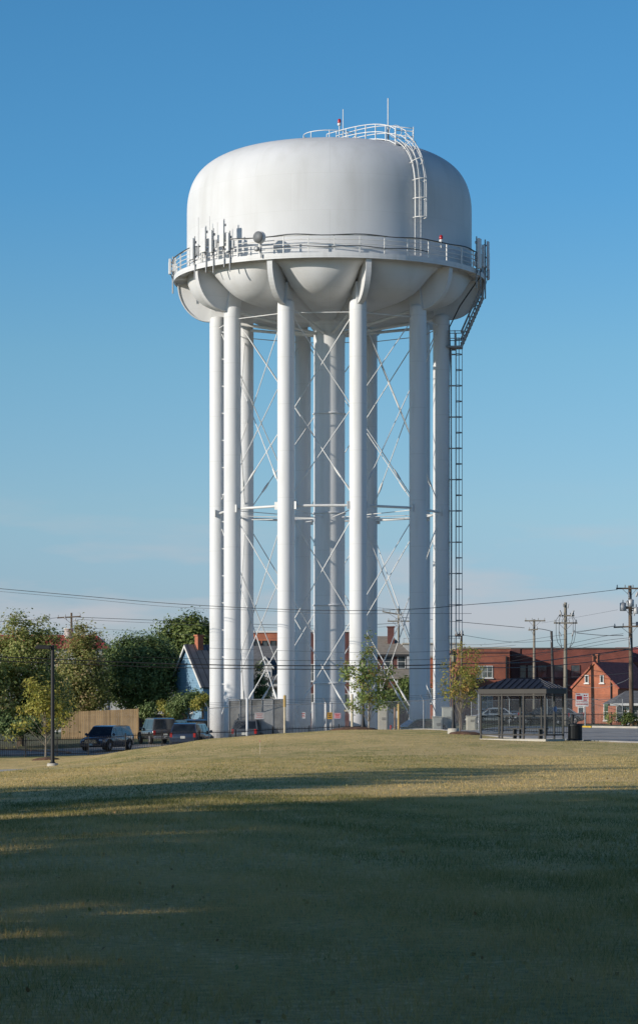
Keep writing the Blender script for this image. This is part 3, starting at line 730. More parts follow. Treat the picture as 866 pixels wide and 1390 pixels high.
L_sapg = leaf_mat('green_sapling_leaves', [(.16, .23, .07), (.24, .32, .10), (.33, .39, .13), (.44, .30, .12)], .4)
def pb(px, py, D, x, y, z0, rx, rz_, ry=None):   # blob given by measured centre & real radii
    return ((wx(px, D)-x, 0, wz(py, D)-z0), (rx, ry or rx, rz_))
def T(name, label, px, D, bl, *a, **k):
    x = wx(px, D); z0 = hz(x, D)-.15
    return tree(name, label, x, D, [pb(b[0], b[1], D, x, D, z0, b[2]*D/3600, b[3]*D/3600, (b[4] if len(b) > 4 else b[2])*D/3600) for b in bl], *a, **k)
G_bg = 'trees behind the left fence'
T('deciduous_tree', 'tall olive tree with ragged top at the left edge behind the black fence', 30, 188,
  [(34, 905, 42, 50), (28, 862, 27, 26), (62, 872, 17, 26), (8, 935, 40, 40), (60, 945, 36, 34), (25, 845, 8, 14), (62, 847, 5, 12), (-8, 875, 16, 22), (20, 970, 44, 22), (70, 965, 24, 18)], .22, 620, 52, .7, .21, L_olive, 11, group=G_bg, limbs=10)
T('deciduous_tree', 'rusty olive tree between the left edge tree and the round dark one', 108, 209,
  [(108, 910, 36, 40), (112, 872, 22, 20), (128, 868, 10, 14), (90, 935, 30, 34), (120, 940, 26, 26), (112, 853, 6, 7), (100, 962, 26, 12), (125, 955, 22, 10)], .2, 460, 52, .7, .21, L_olive2, 12, group=G_bg, limbs=8)
T('deciduous_tree', 'broad round dark green tree above the end of the wooden fence', 190, 214,
  [(190, 915, 54, 48), (170, 900, 32, 34), (215, 905, 34, 36), (188, 880, 30, 20), (224, 925, 15, 26), (195, 952, 38, 12), (150, 930, 22, 26)], .3, 620, 56, .75, .22, L_dark, 13, group=G_bg, limbs=10)
T('deciduous_tree', 'taller mid green tree standing behind the blue house', 256, 262,
  [(258, 880, 32, 38), (240, 862, 18, 22), (262, 850, 14, 16), (285, 870, 26, 24), (225, 885, 20, 26), (300, 880, 20, 26)], .3, 460, 40, 1.0, .33, L_mid, 14, group=G_bg, limbs=8)
T('deciduous_tree', 'olive tree cut by the left edge, lowest of the left trees', -30, 184,
  [(-30, 930, 40, 40), (-20, 965, 34, 30), (-45, 900, 24, 24)], .2, 240, 40, .7, .26, L_olive, 15, group=G_bg, limbs=6)
T('conifer', 'small dark conifer between the white tower legs beside the grey house', 352, 214, [(352, 935, 10, 22), (352, 915, 6, 16), (354, 950, 16, 14), (351, 902, 3, 10)], .12, 120, 34, .4, .16, L_dark, 16, limbs=4)
T('bushy_tree', 'green bushy tree beside the porch between the right tower legs', 552, 222, [(556, 938, 20, 18), (545, 950, 16, 14), (570, 930, 12, 14)], .12, 130, 40, .6, .22, L_mid, 17, limbs=4)
G_sh = 'shrubs and hedges'
T('hedge', 'dark clipped hedge growing against the foot of the blue house', 262, 204, [(250, 952, 16, 12), (270, 953, 16, 12), (262, 946, 14, 7), (235, 962, 10, 10)], .06, 150, 34, .35, .16, L_dark, 18, group=G_sh, limbs=3, cat='hedge')
T('shrub', 'bright yellow green shrub at the right end of the dark hedge', 276, 200, [(276, 948, 8, 6), (268, 956, 8, 8)], .04, 40, 30, .3, .15, L_yel, 19, group=G_sh, limbs=3, cat='shrub')
T('shrub', 'pale yellow green shrub behind the parked grey pickup', 222, 206, [(222, 958, 7, 6), (228, 964, 7, 6)], .04, 36, 30, .3, .16, L_yel, 20, group=G_sh, limbs=3, cat='shrub')
T('shrub', 'young green shrub by the white trimmed brick house at the right', 850, 200, [(852, 972, 7, 9), (846, 978, 6, 6), (862, 978, 5, 6)], .04, 50, 30, .3, .13, L_mid, 21, group=G_sh, limbs=4, cat='shrub')
T('shrub', 'sparse grey green shrub at the foot of the gabled brick house', 829, 206, [(829, 975, 9, 8)], .03, 24, 16, .3, .12, L_olive, 22, group=G_sh, limbs=7, cat='shrub')
T('shrub', 'low dark bush filling the ground under the left edge trees', 25, 182, [(20, 985, 40, 12), (60, 985, 26, 12), (-10, 980, 20, 14)], .05, 170, 34, .45, .2, L_dark, 23, group=G_sh, limbs=3, cat='shrub')
T('shrub', 'dark bushes behind the parked grey pickup and the fence end', 205, 208, [(200, 965, 12, 10), (240, 968, 14, 9)], .05, 90, 34, .4, .18, L_dark, 24, group=G_sh, limbs=3, cat='shrub')
# saplings on the lawn
T('sapling', 'yellow green young tree with drooping branches beside the left lamp post', 62, 146,
  [(60, 940, 22, 16), (50, 962, 22, 12), (75, 965, 16, 16), (30, 985, 14, 5), (72, 990, 10, 9), (95, 968, 8, 10), (18, 998, 6, 6), (45, 930, 12, 8), (88, 985, 9, 4)], .06, 120, 20, .42, .17, L_yel, 31, trunk_top=3.6, group='young trees on the lawn', limbs=10, barkm=M_bark2)
T('sapling', 'green young tree with bronze tips in front of the tower legs', 500.5, 149,
  [(500, 935, 22, 22), (498, 905, 14, 22), (482, 912, 18, 16), (512, 950, 18, 14), (502, 872, 6, 14), (520, 920, 12, 16), (488, 958, 16, 9), (466, 918, 8, 8), (505, 887, 10, 14), (528, 905, 8, 8)], .04, 150, 24, .34, .15, L_sapg, 32, trunk_top=4.6, group='young trees on the lawn', limbs=10, barkm=M_bark2)
T('sapling', 'bronze leaved young tree beside the right lamp post in front of the brick building', 623.5, 133,
  [(628, 925, 24, 24), (632, 895, 16, 18), (612, 935, 16, 18), (642, 915, 16, 20), (622, 880, 8, 10), (636, 945, 18, 12), (606, 910, 10, 12), (650, 890, 8, 10)], .035, 120, 20, .32, .12, L_sap, 33, trunk_top=4.6, group='young trees on the lawn', limbs=12, barkm=M_bark2)
# mulch rings
def mulch(px, D, rx, ry, nm='mulch_bed'):
    x = wx(px, D); b = MB(); n = 30; rg_ = random.Random(px)
    pts = [(x, D, hz(x, D)+.16)]
    for rr2_, hh in ((.5, .13), (.85, .07), (1.0, -.03)):
        for i in range(n):
            a = 2*math.pi*i/n; k = rr2_*(1+.08*rg_.uniform(-1, 1)); X, Y = x+rx*k*math.cos(a), D+ry*k*math.sin(a); pts.append((X, Y, hz(X, Y)+hh+.02*rg_.uniform(-1, 1)))
    fs = [(0, 1+i, 1+(i+1) % n) for i in range(n)]
    for q in range(2): fs += [(1+q*n+i, 1+(q+1)*n+i, 1+(q+1)*n+(i+1) % n, 1+q*n+(i+1) % n) for i in range(n)]
    o = b.add(pts, fs, True).build(nm, M_mulch); o['kind'] = 'structure'
mulch(480, 149.5, 1.35, 1.1); mulch(633, 133, .95, .9); mulch(62, 146, .8, .8)
# trees outside the frame on the left, whose long shadows cross the lawn
proto_m = None
def shade_tree(i, a, p, h, wd, seed, src=None, base=None, lab=None):
    x = .875*a-.485*p; y = .485*a+.875*p; g = 'row of tall trees on the left of the lawn'
    if src is None:
        bl = [((0, 0, .62), (.30, .30, .30)), ((-.12, .05, .45), (.26, .26, .22)), ((.13, -.05, .48), (.24, .26, .22)), ((0, 0, .84), (.17, .17, .16)), ((.02, .1, .30), (.27, .27, .16)), ((0, -.12, .28), (.25, .25, .16))]
        bl = [(tuple(c*14 for c in c_), tuple(c*14 for c in r_)) for c_, r_ in bl]
        src = tree('shade_tree', lab, x, y, bl, .3, 520, 34, 1.3, .48, L_mid, seed, group=g, limbs=8)
        o = src
    else:
        o = copy_tree(src); o.location = (x, y, hz(x, y)-.15); o['label'] = lab
    o.scale = (wd/8.4, wd/8.4, h/14); o.rotation_euler.z = seed
    return src if src else o
labs = ['first', 'second', 'third', 'fourth', 'fifth', 'sixth', 'seventh', 'eighth', 'ninth', 'tenth', 'eleventh', 'twelfth']
src = None
SPEC = [(-14, -7, 16, 11, 0), (-12, -1.5, 17, 10, 0), (-14, 4.5, 16.5, 10, 0), (-14, 10.7, 12.9, 14.4, 1), (-14, 23.5, 18.2, 14.2, 1), (-14, 44.0, 11.0, 8.2, 0)]
um = [((0, 0, .74), (.30, .30, .20)), ((-.16, .05, .63), (.22, .26, .15)), ((.16, -.05, .63), (.22, .26, .15)), ((0, 0, .86), (.16, .16, .13)), ((0, 0, .52), (.2, .2, .12)), ((0, .05, .36), (.17, .17, .16)), ((0, -.05, .22), (.19, .19, .12))]
um = [(tuple(c*14 for c in c_), tuple(c*14 for c in r_)) for c_, r_ in um]
src2 = None
for i, (a, p, h, wd, kd) in enumerate(SPEC):
    lab = 'green leafy tree, %s from the near end of the row left of the lawn' % labs[i]
    if kd == 0: s_ = shade_tree(i, a, p, h, wd, 41+i, src, lab=lab); src = src or s_
    else:
        x = .875*a-.485*p; y = .485*a+.875*p
        if src2 is None: o = src2 = tree('shade_tree', lab, x, y, um, .3, 620, 34, 1.2, .46, L_mid, 77, group='row of tall trees on the left of the lawn')
        else: o = copy_tree(src2); o['label'] = lab; o.location = (x, y, hz(x, y)-.15)
        o.scale = (wd/8.4, wd/8.4, h/14); o.rotation_euler.z = R(119)   # its broad axis lies across the sunlight
# a second lopsided crown in the row
def ptree(label, a, p, spec, seed, th):
    x = .875*a-.485*p; y = .485*a+.875*p; ax = Vector((-.485, .875, 0)); ln = []
    for dp, h, r1, r2 in spec: v = ax*dp; ln.append(((v.x, v.y, h), (r1, r1, r2)))
    return tree('shade_tree', label, x, y, ln, .3, 640, 40, .9, .42, L_mid, seed, trunk_top=th, group='row of tall trees on the left of the lawn')
ptree('tall lopsided green tree, fifth from the near end of the row left of the lawn', -15, 35, [(0, 13.2, 5.6, 2.6), (-3.5, 12.4, 4.2, 2.2), (2.6, 13.4, 4.4, 1.5), (5.6, 14.8, 3.2, 1.0), (0, 16, 4.6, 1.6), (0, 10.4, 3.4, 1.8), (0, 6.5, 3.6, 2.4), (0, 3, 4, 2.2), (-4.6, 10.0, 2.7, 1.5), (-3.0, 8.4, 2.2, 1.3), (-5.0, 8.6, 1.6, 1.0)], 93, 13)
for i, (px_, py_, h_, w_2) in enumerate(((12, -14, 15, 12), (22, -22, 17, 12), (4, -26, 16, 12), (32, -12, 15, 11), (-4, -20, 17, 12))):  # added trees out of view, blocking sky light to deepen the lawn shade
    o = copy_tree(src); o.location = (px_, py_, hz(px_, py_)-.15); o.scale = (w_2/8.4, w_2/8.4, h_/14); o.rotation_euler.z = i*1.3
    o['label'] = 'added unseen tree behind the camera blocking sky light, %s of five' % labs[i]; o['group'] = 'added sky-blocking trees behind the camera'
# the last tree of the row leans along the row, its top reaching out past its foot
a, p = -14, 46.5; x = .875*a-.485*p; y = .485*a+.875*p; ax = Vector((-.485, .875, 0))
ln = []
for dp, h, r1, r2 in ((0, 9.3, 3.0, 1.6), (-3.5, 8.2, 3.6, 2.0), (3.4, 9.4, 2.6, 1.0), (4.0, 11.8, 2.9, 1.2), (2.0, 10.6, 3.6, 1.4), (7.5, 13.3, 2.1, .9), (10.3, 14.6, 1.8, .7), (12.8, 15.5, 1.4, .35), (6.6, 10.2, 1.0, .7), (0, 6.0, 4.4, 2.4), (5.0, 6.2, 2.6, 2.0), (-1, 3.4, 4.6, 2.0), (-5.4, 8.0, 2.8, 1.5), (4.5, 3.2, 3.2, 1.7)):
    v = ax*dp; ln.append(((v.x, v.y, h*1.07), (r1, r1, r2)))
tree('shade_tree', 'leaning leafy tree at the far end of the row left of the lawn', x, y, ln, .3, 620, 40, .9, .42, L_mid, 91, trunk_top=9, group='row of tall trees on the left of the lawn')
# one more that shades the foot of the tower
x, y = .7-.875*27-.0, 0
def foot_tree(a, p, h, wd, lab, k):
    global src
    o = copy_tree(src); x = .875*a-.485*p; y = .485*a+.875*p; o.location = (x, y, hz(x, y)-.15); o.scale = (wd/8.4, wd/8.4, h/14); o.rotation_euler.z = k; o['label'] = lab; o['group'] = 'trees left of the tower'
foot_tree(53, 156.5, 11.9, 7.0, 'round green tree off the left of the parked cars, nearest the tower', 2.2)
foot_tree(44, 163.5, 10.6, 7.5, 'round green tree off the left behind the fence, second from the tower', 1.1)
foot_tree(49, 149.0, 7.5, 7.0, 'low green tree off the left in front of the fence end', 0.3)
# far wood at the skyline
rg2 = np.random.default_rng(3)
fx = rg2.uniform(-120, 120, 26000); fy = 430+rg2.uniform(-12, 12, 26000); fz = rg2.random(26000)**.8*(3.2+1.2*np.sin(fx*.11)+.8*np.sin(fx*.37))-.3
o = leaves('far_wood', np.stack([fx, fy, fz], 1), 1.1, L_dark, rg2.random(26000), rg2); tag(o, 'low dark line of distant trees along the skyline', 'wood', kind='stuff')
# ------------------------------------------------------------------ LAMPS
M_blk = mat('black_metal', (.013, .013, .014), .6, .0, var=.1, scale=5)
M_brn = mat('dark_bronze_metal', (.055, .048, .04), .5, .3, var=.1)
D = 132; x = wx(71.5, D)
t = thing('street_lamp', 'tall black lamp post with flat box head beside the concrete path', 'street lamp', (x, D, hz(x, D)), 0, 'lamp posts on the lawn')
H = wz(876, D)-hz(x, D)
MB().tube([(0, 0, .05), (0, 0, H)], [.10, .085], 12).lathe([(.16, .1), (.16, .16), (.09, .22)], 16).build('pole', M_blk, t)
MB().lathe([(.28, -.3), (.28, .1), (.25, .14), (.01, .14)], 20).build('footing', M_conc, t)
a = MB(); a.poly([(-.02, -.05, H-.05), (-.2, -.05, H-.12), (-.2, -.05, H-.04), (-.02, -.05, H+.02)], (0, .1, 0)); a.build('arm', M_blk, t)
hd = MB().poly([(-.12, -.19, H-.2), (-.82, -.19, H-.19), (-.9, -.19, H-.1), (-.72, -.19, H+.0), (-.12, -.19, H-.01)], (0, .38, 0)).build('lamp_head', M_blk, t, .02)
MB().box((-.48, 0, H-.165), (.42, .24, .012)).build('lens', glass_mat('lamp_lens', (.3, .3, .28), .2), hd)
def lantern(px, D, ytop, label, foot):
    x = wx(px, D); z0 = hz(x, D); H = wz(ytop, D)-z0
    t = thing('lantern_post', label, 'street lamp', (x, D, z0), 0, 'lamp posts on the lawn')
    b = MB().tube([(0, 0, .05), (0, 0, H-.75)], [.07, .055], 10).lathe([(.17, .1), (.17, .16), (.12, .3), (.09, .5), (.07, .6)], 14); b.build('pole', M_blk, t)
    if foot: MB().lathe([(.3, -.4), (.3, .22), (.27, .27), (.01, .28)], 20).build('footing', M_conc, t)
    MB().lathe([(.05, H-.78), (.12, H-.7), (.14, H-.62), (.1, H-.6)], 12).build('collar', M_blk, t)
    MB().lathe([(.11, H-.6), (.19, H-.24)], 8, smooth=False).build('glass', glass_mat('lantern_glass', (.25, .24, .2), .15), t)
    c = MB().lathe([(.23, H-.24), (.22, H-.2), (.12, H-.06), (.04, H-.02), (.03, H+.06), (.01, H+.08)], 8, smooth=False)
    for i in range(8):
        a = i*math.pi/4; c.tube([(.11*math.sin(a), -.11*math.cos(a), H-.6), (.19*math.sin(a), -.19*math.cos(a), H-.24)], .012, 4)
    c.build('cap', M_blk, t)
lantern(493, 151, 893, 'black lantern post left of the green young tree before the tower legs', False)
lantern(615.5, 134, 883, 'black lantern post on a round concrete footing beside the bronze young tree', True)
# ------------------------------------------------------------------ VEHICLES
M_tyre = mat('tyre_rubber', (.02, .02, .02), .9); M_rim = mat('alloy_rim', (.45, .45, .46), .3, .7); M_win = glass_mat('car_glass', (.012, .015, .018), .08)
M_chr = mat('chrome', (.65, .66, .68), .15, .9, var=.03); M_tail = mat('tail_lens', (.42, .02, .02), .15); M_head = mat('head_lens', (.62, .63, .65), .08)
M_plate = mat('plate_white', (.6, .6, .55), .5); M_trim = mat('black_plastic', (.03, .03, .032), .6)
def carpaint(name, c):
    if name in MATS: return MATS[name]
    m = mat(name, c, .22, .25, var=.04, scale=1); b = m.node_tree.nodes['Principled BSDF']; b.inputs['Coat Weight'].default_value = .8; b.inputs['Coat Roughness'].default_value = .05
    return m
# local: +x is the front of the vehicle. sections: (x, half width, z bottom, z belt)
def vehicle(name, label, cat, px, D, heading, paint, L=4.7, W=1.85, H=1.68, style='suv', group='parked cars', zoff=0, rack=False):
    x0 = wx(px, D); t = thing(name, label, cat, (x0, D, hz(x0, D)+zoff), heading, group)
    hw = W/2; h = L/2; bel = {'suv': .98, 'sedan': .92, 'pickup': 1.02}[style]; cl = .24
    st = {'suv': [(-h, .80, .42, .86), (-h+.08, .93, .32, bel+.02), (-h+.5, 1, cl, bel+.02), (-.2, 1, cl, bel), (h-1.5, 1, cl, bel-.02), (h-1.1, .99, cl, bel-.04), (h-.5, .96, cl, bel-.14), (h-.12, .88, .3, bel-.26), (h, .74, .38, .62)],
          'sedan': [(-h, .80, .42, .80), (-h+.1, .92, .32, bel+.02), (-h+.6, 1, cl, bel+.02), (-.2, 1, cl, bel), (h-1.5, 1, cl, bel-.02), (h-1.1, .99, cl, bel-.06), (h-.5, .95, cl, bel-.16), (h-.12, .86, .3, bel-.26), (h, .72, .38, .58)],
          'pickup': [(-h, .9, .5, .98), (-h+.06, .97, .42, bel+.02), (-h+.5, 1, .36, bel+.02), (-.2, 1, .34, bel), (h-1.6, 1, .34, bel), (h-1.1, .99, .34, bel-.02), (h-.4, .97, .34, bel-.08), (h-.08, .92, .38, bel-.16), (h, .84, .45, .8)]}[style]
    def ring(x, k, zb, zt):
        w_ = hw*k; zm = zb+(zt-zb)*.55
        half = [(0, zb), (w_*.8, zb), (w_*.97, zb+.1), (w_, zm), (w_*.98, zt-.12), (w_*.93, zt-.03), (w_*.8, zt), (0, zt+.03)]
        return [(x, y, z) for y, z in half]+[(x, -y, z) for y, z in reversed(half[1:-1])]
    b = MB(); rings = [ring(*s) for s in st]; n = len(rings[0]); V = [p for r in rings for p in r]; fs = []
    for i in range(len(rings)-1):
        for k in range(n): fs.append((i*n+k, i*n+(k+1) % n, (i+1)*n+(k+1) % n, (i+1)*n+k))
    fs.append(tuple(range(n-1, -1, -1))); fs.append(tuple((len(rings)-1)*n+k for k in range(n)))
    b.add(V, fs, True)
    # cabin
    zr = H
    xr0, xr1, xb0, xb1 = {'suv': (-h+.42, .55, -h+.1, 1.25), 'sedan': (-h+1.25, .35, -h+.55, 1.15), 'pickup': (-h+.35, .55, -h+.12, 1.2)}[style]
    def cab(x_b, x_t, kb, kt, zb, zt): return None
    kb, kt = .93, .76
    prof_ = [(xb0, bel-.03, kb), (xr0, zr-.05, kt), (xr0+.35, zr, kt), (0, zr+.02, kt), (xr1-.25, zr-.01, kt), (xr1, zr-.06, kt), (xb1, bel-.05, kb)]
    # side outline as closed loops left/right
    Lp = [(x, hw*k, z) for x, z, k in prof_]; Rp = [(x, -hw*k, z) for x, z, k in prof_]; m = len(prof_)
    V = Lp+Rp; fs = [tuple(range(m)), tuple(range(2*m-1, m-1, -1))]+[(i, m+i, m+i+1, i+1) for i in range(m-1)]
    b.add(V, fs, False)
    body = b.build('body', paint, t, .03)
    # windows, each slightly proud of the cabin skin
    def lerp3(a, c, u): return tuple(a[i]+(c[i]-a[i])*u for i in range(3))
    def pane(name, A, B, C_, D_, off, parent=t):
        A, B, C_, D_ = map(Vector, (A, B, C_, D_)); nn = (B-A).cross(C_-A).normalized()
        cen = (A+B+C_+D_)/4
        if nn.dot(cen-Vector((0, 0, bel+.2))) < 0: nn = -nn
        q = [p+nn*off for p in (A, B, C_, D_)]; mb = MB(); mb.quad(*q); return mb.build(name, M_win, parent)
    zlo = bel+.03
    def atz(side, x, z): 
        k = kb+(kt-kb)*((z-(bel-.03))/(zr-.05-(bel-.03))); return (x, side*hw*k, z)
    zhi = zr-.12
    def xf(z): u = (z-(bel-.05))/(zr-.06-(bel-.05)); return xb1+(xr1-xb1)*u
    def xre(z): u = (z-(bel-.03))/(zr-.05-(bel-.03)); return xb0+(xr0-xb0)*u
    pane('windscreen', *[(xf(z)+.0, s*hw*(kb+(kt-kb)*((z-bel)/(zr-bel)))*.92, z) for s, z in ((-1, zlo), (1, zlo), (1, zhi), (-1, zhi))], .012)
    pane('rear_window', *[(xre(z), s*hw*(kb+(kt-kb)*((z-bel)/(zr-bel)))*.88, z) for s, z in ((-1, zlo+.02), (1, zlo+.02), (1, zhi), (-1, zhi))], .012)
    xs_ = [xre(zlo)+.18, -.55, .35, xf(zlo)-.18]; xt_ = [xre(zhi)+.12, -.55, .35, xf(zhi)-.1]
    for s in (-1, 1):
        for i in range(3):
            pane('side_window', atz(s, xs_[i]+.05, zlo), atz(s, xs_[i+1]-.05, zlo), atz(s, max(xt_[i]+.05, xs_[i]+.0) if i else xt_[0]+.05, zhi), atz(s, xt_[i], zhi), .012) if False else pane('side_window', atz(s, xs_[i]+.05, zlo), atz(s, xs_[i+1]-.05, zlo), atz(s, xt_[i+1]-.05, zhi), atz(s, xt_[i]+.05, zhi), .012)
        MB().ball((xf(zlo)-.15, s*(hw*1.04), bel+.08), .12, 8, (.6, 1, .8)).build('mirror', paint, t)
        # lights
        MB().ball((h-.16, s*hw*.66, st[-2][3]-.04), .17, 10, (.7, 1, .5)).build('headlight', M_head, t)
        MB().box((-h+.04, s*hw*.80, .86 if style != 'pickup' else .82), (.10, .16, .3)).build('tail_light', M_tail, t, .02)
        for wx_ in (h-.92, -h+.88):
            wr = .34 if style != 'pickup' else .38
            wh = MB(); wc = Vector((wx_, s*(hw-.1), wr))
            # wheel as a turned solid about the y axis
            pr_ = [(wr*.62, -.11), (wr*.94, -.11), (wr, -.06), (wr, .06), (wr*.94, .11), (wr*.62, .11)]
            vs = []; nn_ = 20
            for r_, o_ in pr_:
                for k in range(nn_): a = 2*math.pi*k/nn_; vs.append((wc.x+r_*math.cos(a), wc.y+s*o_, wc.z+r_*math.sin(a)))
            fs = [(i*nn_+k, i*nn_+(k+1) % nn_, (i+1)*nn_+(k+1) % nn_, (i+1)*nn_+k) for i in range(5) for k in range(nn_)]
            whl = wh.add(vs, fs, True).build('wheel', M_tyre, t)
            rm = MB(); vs = [(wc.x, wc.y+s*.09, wc.z)]
            for k in range(20): a = 2*math.pi*k/20; rr3 = wr*(.64 if k % 4 else .6); vs.append((wc.x+rr3*math.cos(a), wc.y+s*(.1 if k % 2 else .05), wc.z+rr3*math.sin(a)))
            rm.add(vs, [(0, 1+k, 1+(k+1) % 20) for k in range(20)]).build('rim', M_rim, whl)
            ar = MB()
            pts = [(wc.x+(wr+.07)*math.cos(math.pi*k/10), s*(hw+.005), wc.z+(wr+.07)*math.sin(math.pi*k/10)) for k in range(11)]
            ar.tube(pts, .045, 5).build('wheel_arch', M_trim, t)
    zg = .62 if style != 'pickup' else .75
    g = MB()
    for i in range(4): g.box((h-.02+.005*i, 0, zg-.09+.06*i), (.07, hw*.95-.05*i, .03))
    g.build('grille', M_chr, t); MB().box((h-.03, 0, zg), (.05, hw*.98, .26)).build('grille_back', M_trim, t)
    MB().box((h-.02, 0, .38), (.16, hw*1.6, .16)).build('front_bumper', paint if style != 'pickup' else M_chr, t, .03)
    MB().box((-h+.02, 0, .5), (.16, hw*1.7, .18)).build('rear_bumper', paint if style != 'pickup' else M_chr, t, .03)
    MB().box((-h-.01, 0, .72), (.02, .32, .16)).build('number_plate', M_plate, t)
    MB().box((h+.065, 0, .42), (.02, .32, .13)).build('number_plate', M_plate, t)
    if rack:
        rk = MB()
        for s in (-1, 1): rk.tube([(xr0+.3, s*hw*.66, zr+.01), (xr0+.35, s*hw*.66, zr+.09), (xr1-.35, s*hw*.66, zr+.09), (xr1-.3, s*hw*.66, zr+.01)], .025, 5)
        rk.tube([(xr0+.7, -hw*.66, zr+.1), (xr0+.7, hw*.66, zr+.1)], .02, 4).tube([(xr1-.8, -hw*.66, zr+.1), (xr1-.8, hw*.66, zr+.1)], .02, 4)
        rk.build('roof_rack', M_trim, t)
    return t
vehicle('parked_car', 'dark navy car facing the camera in front of the wooden fence', 'car', 145, 172, R(-111), carpaint('navy_paint', (.018, .025, .045)), 4.75, 1.88, 1.62, 'suv', zoff=.05)
vehicle('parked_pickup', 'dark grey pickup with covered bed beside the end of the wooden fence', 'pickup truck', 214, 188, R(106), carpaint('grey_brown_paint', (.075, .07, .072)), 5.1, 1.95, 1.85, 'pickup', zoff=.05)
vehicle('parked_car', 'nearly black car half hidden behind the wagon and the pickup', 'car', 264, 183, R(-70), carpaint('black_paint', (.012, .013, .016)), 4.8, 1.9, 1.75, 'suv', zoff=.05)
vehicle('parked_car', 'dark blue wagon showing red tail lights behind the crest of the lawn', 'car', 261, 169, R(78), carpaint('dark_blue_paint', (.03, .045, .08)), 4.7, 1.88, 1.62, 'suv', zoff=.05)
vehicle('parked_car', 'dark silver estate car with roof rack in front of the grey enclosure', 'car', 343, 170, R(78), carpaint('dark_silver_paint', (.10, .11, .12)), 4.7, 1.85, 1.62, 'suv', zoff=.1, rack=True)
vehicle('parked_car', 'dark green car roof showing over the crest between the right tower legs', 'car', 579, 172.5, R(20), carpaint('dark_green_paint', (.02, .05, .045)), 4.5, 1.8, 1.42, 'sedan', zoff=0)
vehicle('parked_car', 'white roofed car parked just left of the bus shelter', 'car', 668, 236, R(185), carpaint('white_car_paint', (.42, .45, .47)), 4.6, 1.8, 1.45, 'sedan', zoff=0)
vehicle('parked_car', 'dark car with a red tail light seen through the bus shelter', 'car', 735, 222, R(176), carpaint('charcoal_paint', (.03, .033, .038)), 4.6, 1.82, 1.5, 'sedan', zoff=0)
vehicle('parked_car', 'silver car behind the dark one seen through the right of the shelter', 'car', 756, 229, R(180), carpaint('silver_paint', (.22, .24, .26)), 4.6, 1.8, 1.42, 'sedan', zoff=.0)
# ------------------------------------------------------------------ FENCES
def picket_fence(name, label, pts, H, sp=.11, post=2.4, m=M_blk, rad=.011):
    x0, d0 = pts[0]; t = thing(name, label, 'fence', (x0, d0, 0)); pk = MB(); rl = MB(); Ls = 0; npost = 0; acc = 0
    for (xa, da), (xb, db) in zip(pts, pts[1:]):
        L = math.hypot(xb-xa, db-da); n = int(L/sp)
        for i in range(n):
            u = i/n; X, Y = xa+(xb-xa)*u, da+(db-da)*u; z = hz(X, Y)
            pk.tube([(X-x0, Y-d0, z+.06), (X-x0, Y-d0, z+H)], rad, 4, cap=False)
        k = max(1, round(L/post))
        for i in range(k):
            X, Y = xa+(xb-xa)*i/k, da+(db-da)*i/k; z = hz(X, Y)
            MB().box((X-x0, Y-d0, z+H/2), (.075, .075, H+.12)).build('post', m, t)
            X2, Y2 = xa+(xb-xa)*(i+1)/k, da+(db-da)*(i+1)/k; z2 = hz(X2, Y2)
            for hh in (.15, H-.12): rl.tube([(X-x0, Y-d0, z+hh), (X2-x0, Y2-d0, z2+hh)], .02, 4)
    p = pk.build('pickets', m, t); rl.build('rail', m, t); return t
picket_fence('picket_fence', 'long low black metal picket fence behind the lawn', [(wx(-60, 155), 155), (wx(35, 155.5), 155.5), (wx(120, 157), 157), (wx(220, 159), 159), (wx(320, 163), 163), (wx(420, 166), 166), (wx(500, 167), 167)], 1.12)
picket_fence('picket_fence', 'black metal picket fence along the far pavement behind the bus shelter', [(wx(640, 206), 206), (wx(760, 207), 207), (wx(830, 207), 207), (wx(900, 206), 206)], 1.0)
picket_fence('metal_railing', 'short dark picket railing standing just behind the bus shelter', [(wx(652, 150), 150), (wx(772, 150), 150)], .95, .13, 1.2)
def mesh_mat():
    m, nt, b = new_mat('chain_link_mesh'); b.inputs['Base Color'].default_value = (.35, .36, .37, 1); b.inputs['Roughness'].default_value = .5; b.inputs['Metallic'].default_value = .3
    tc = N(nt, 'ShaderNodeTexCoord'); sx = N(nt, 'ShaderNodeSeparateXYZ'); nt.links.new(tc.outputs['Object'], sx.inputs[0])
    outs = []
    for op in ('ADD', 'SUBTRACT'):
        a = N(nt, 'ShaderNodeMath', operation=op); nt.links.new(sx.outputs[0], a.inputs[0]); nt.links.new(sx.outputs[2], a.inputs[1])
        p = N(nt, 'ShaderNodeMath', operation='PINGPONG'); p.inputs[1].default_value = .035; nt.links.new(a.outputs[0], p.inputs[0])
        l = N(nt, 'ShaderNodeMath', operation='LESS_THAN'); l.inputs[1].default_value = .004; nt.links.new(p.outputs[0], l.inputs[0]); outs.append(l)
    mx = N(nt, 'ShaderNodeMath', operation='MAXIMUM'); nt.links.new(outs[0].outputs[0], mx.inputs[0]); nt.links.new(outs[1].outputs[0], mx.inputs[1])
    nt.links.new(mx.outputs[0], b.inputs['Alpha'])
    return m
M_link = mesh_mat()
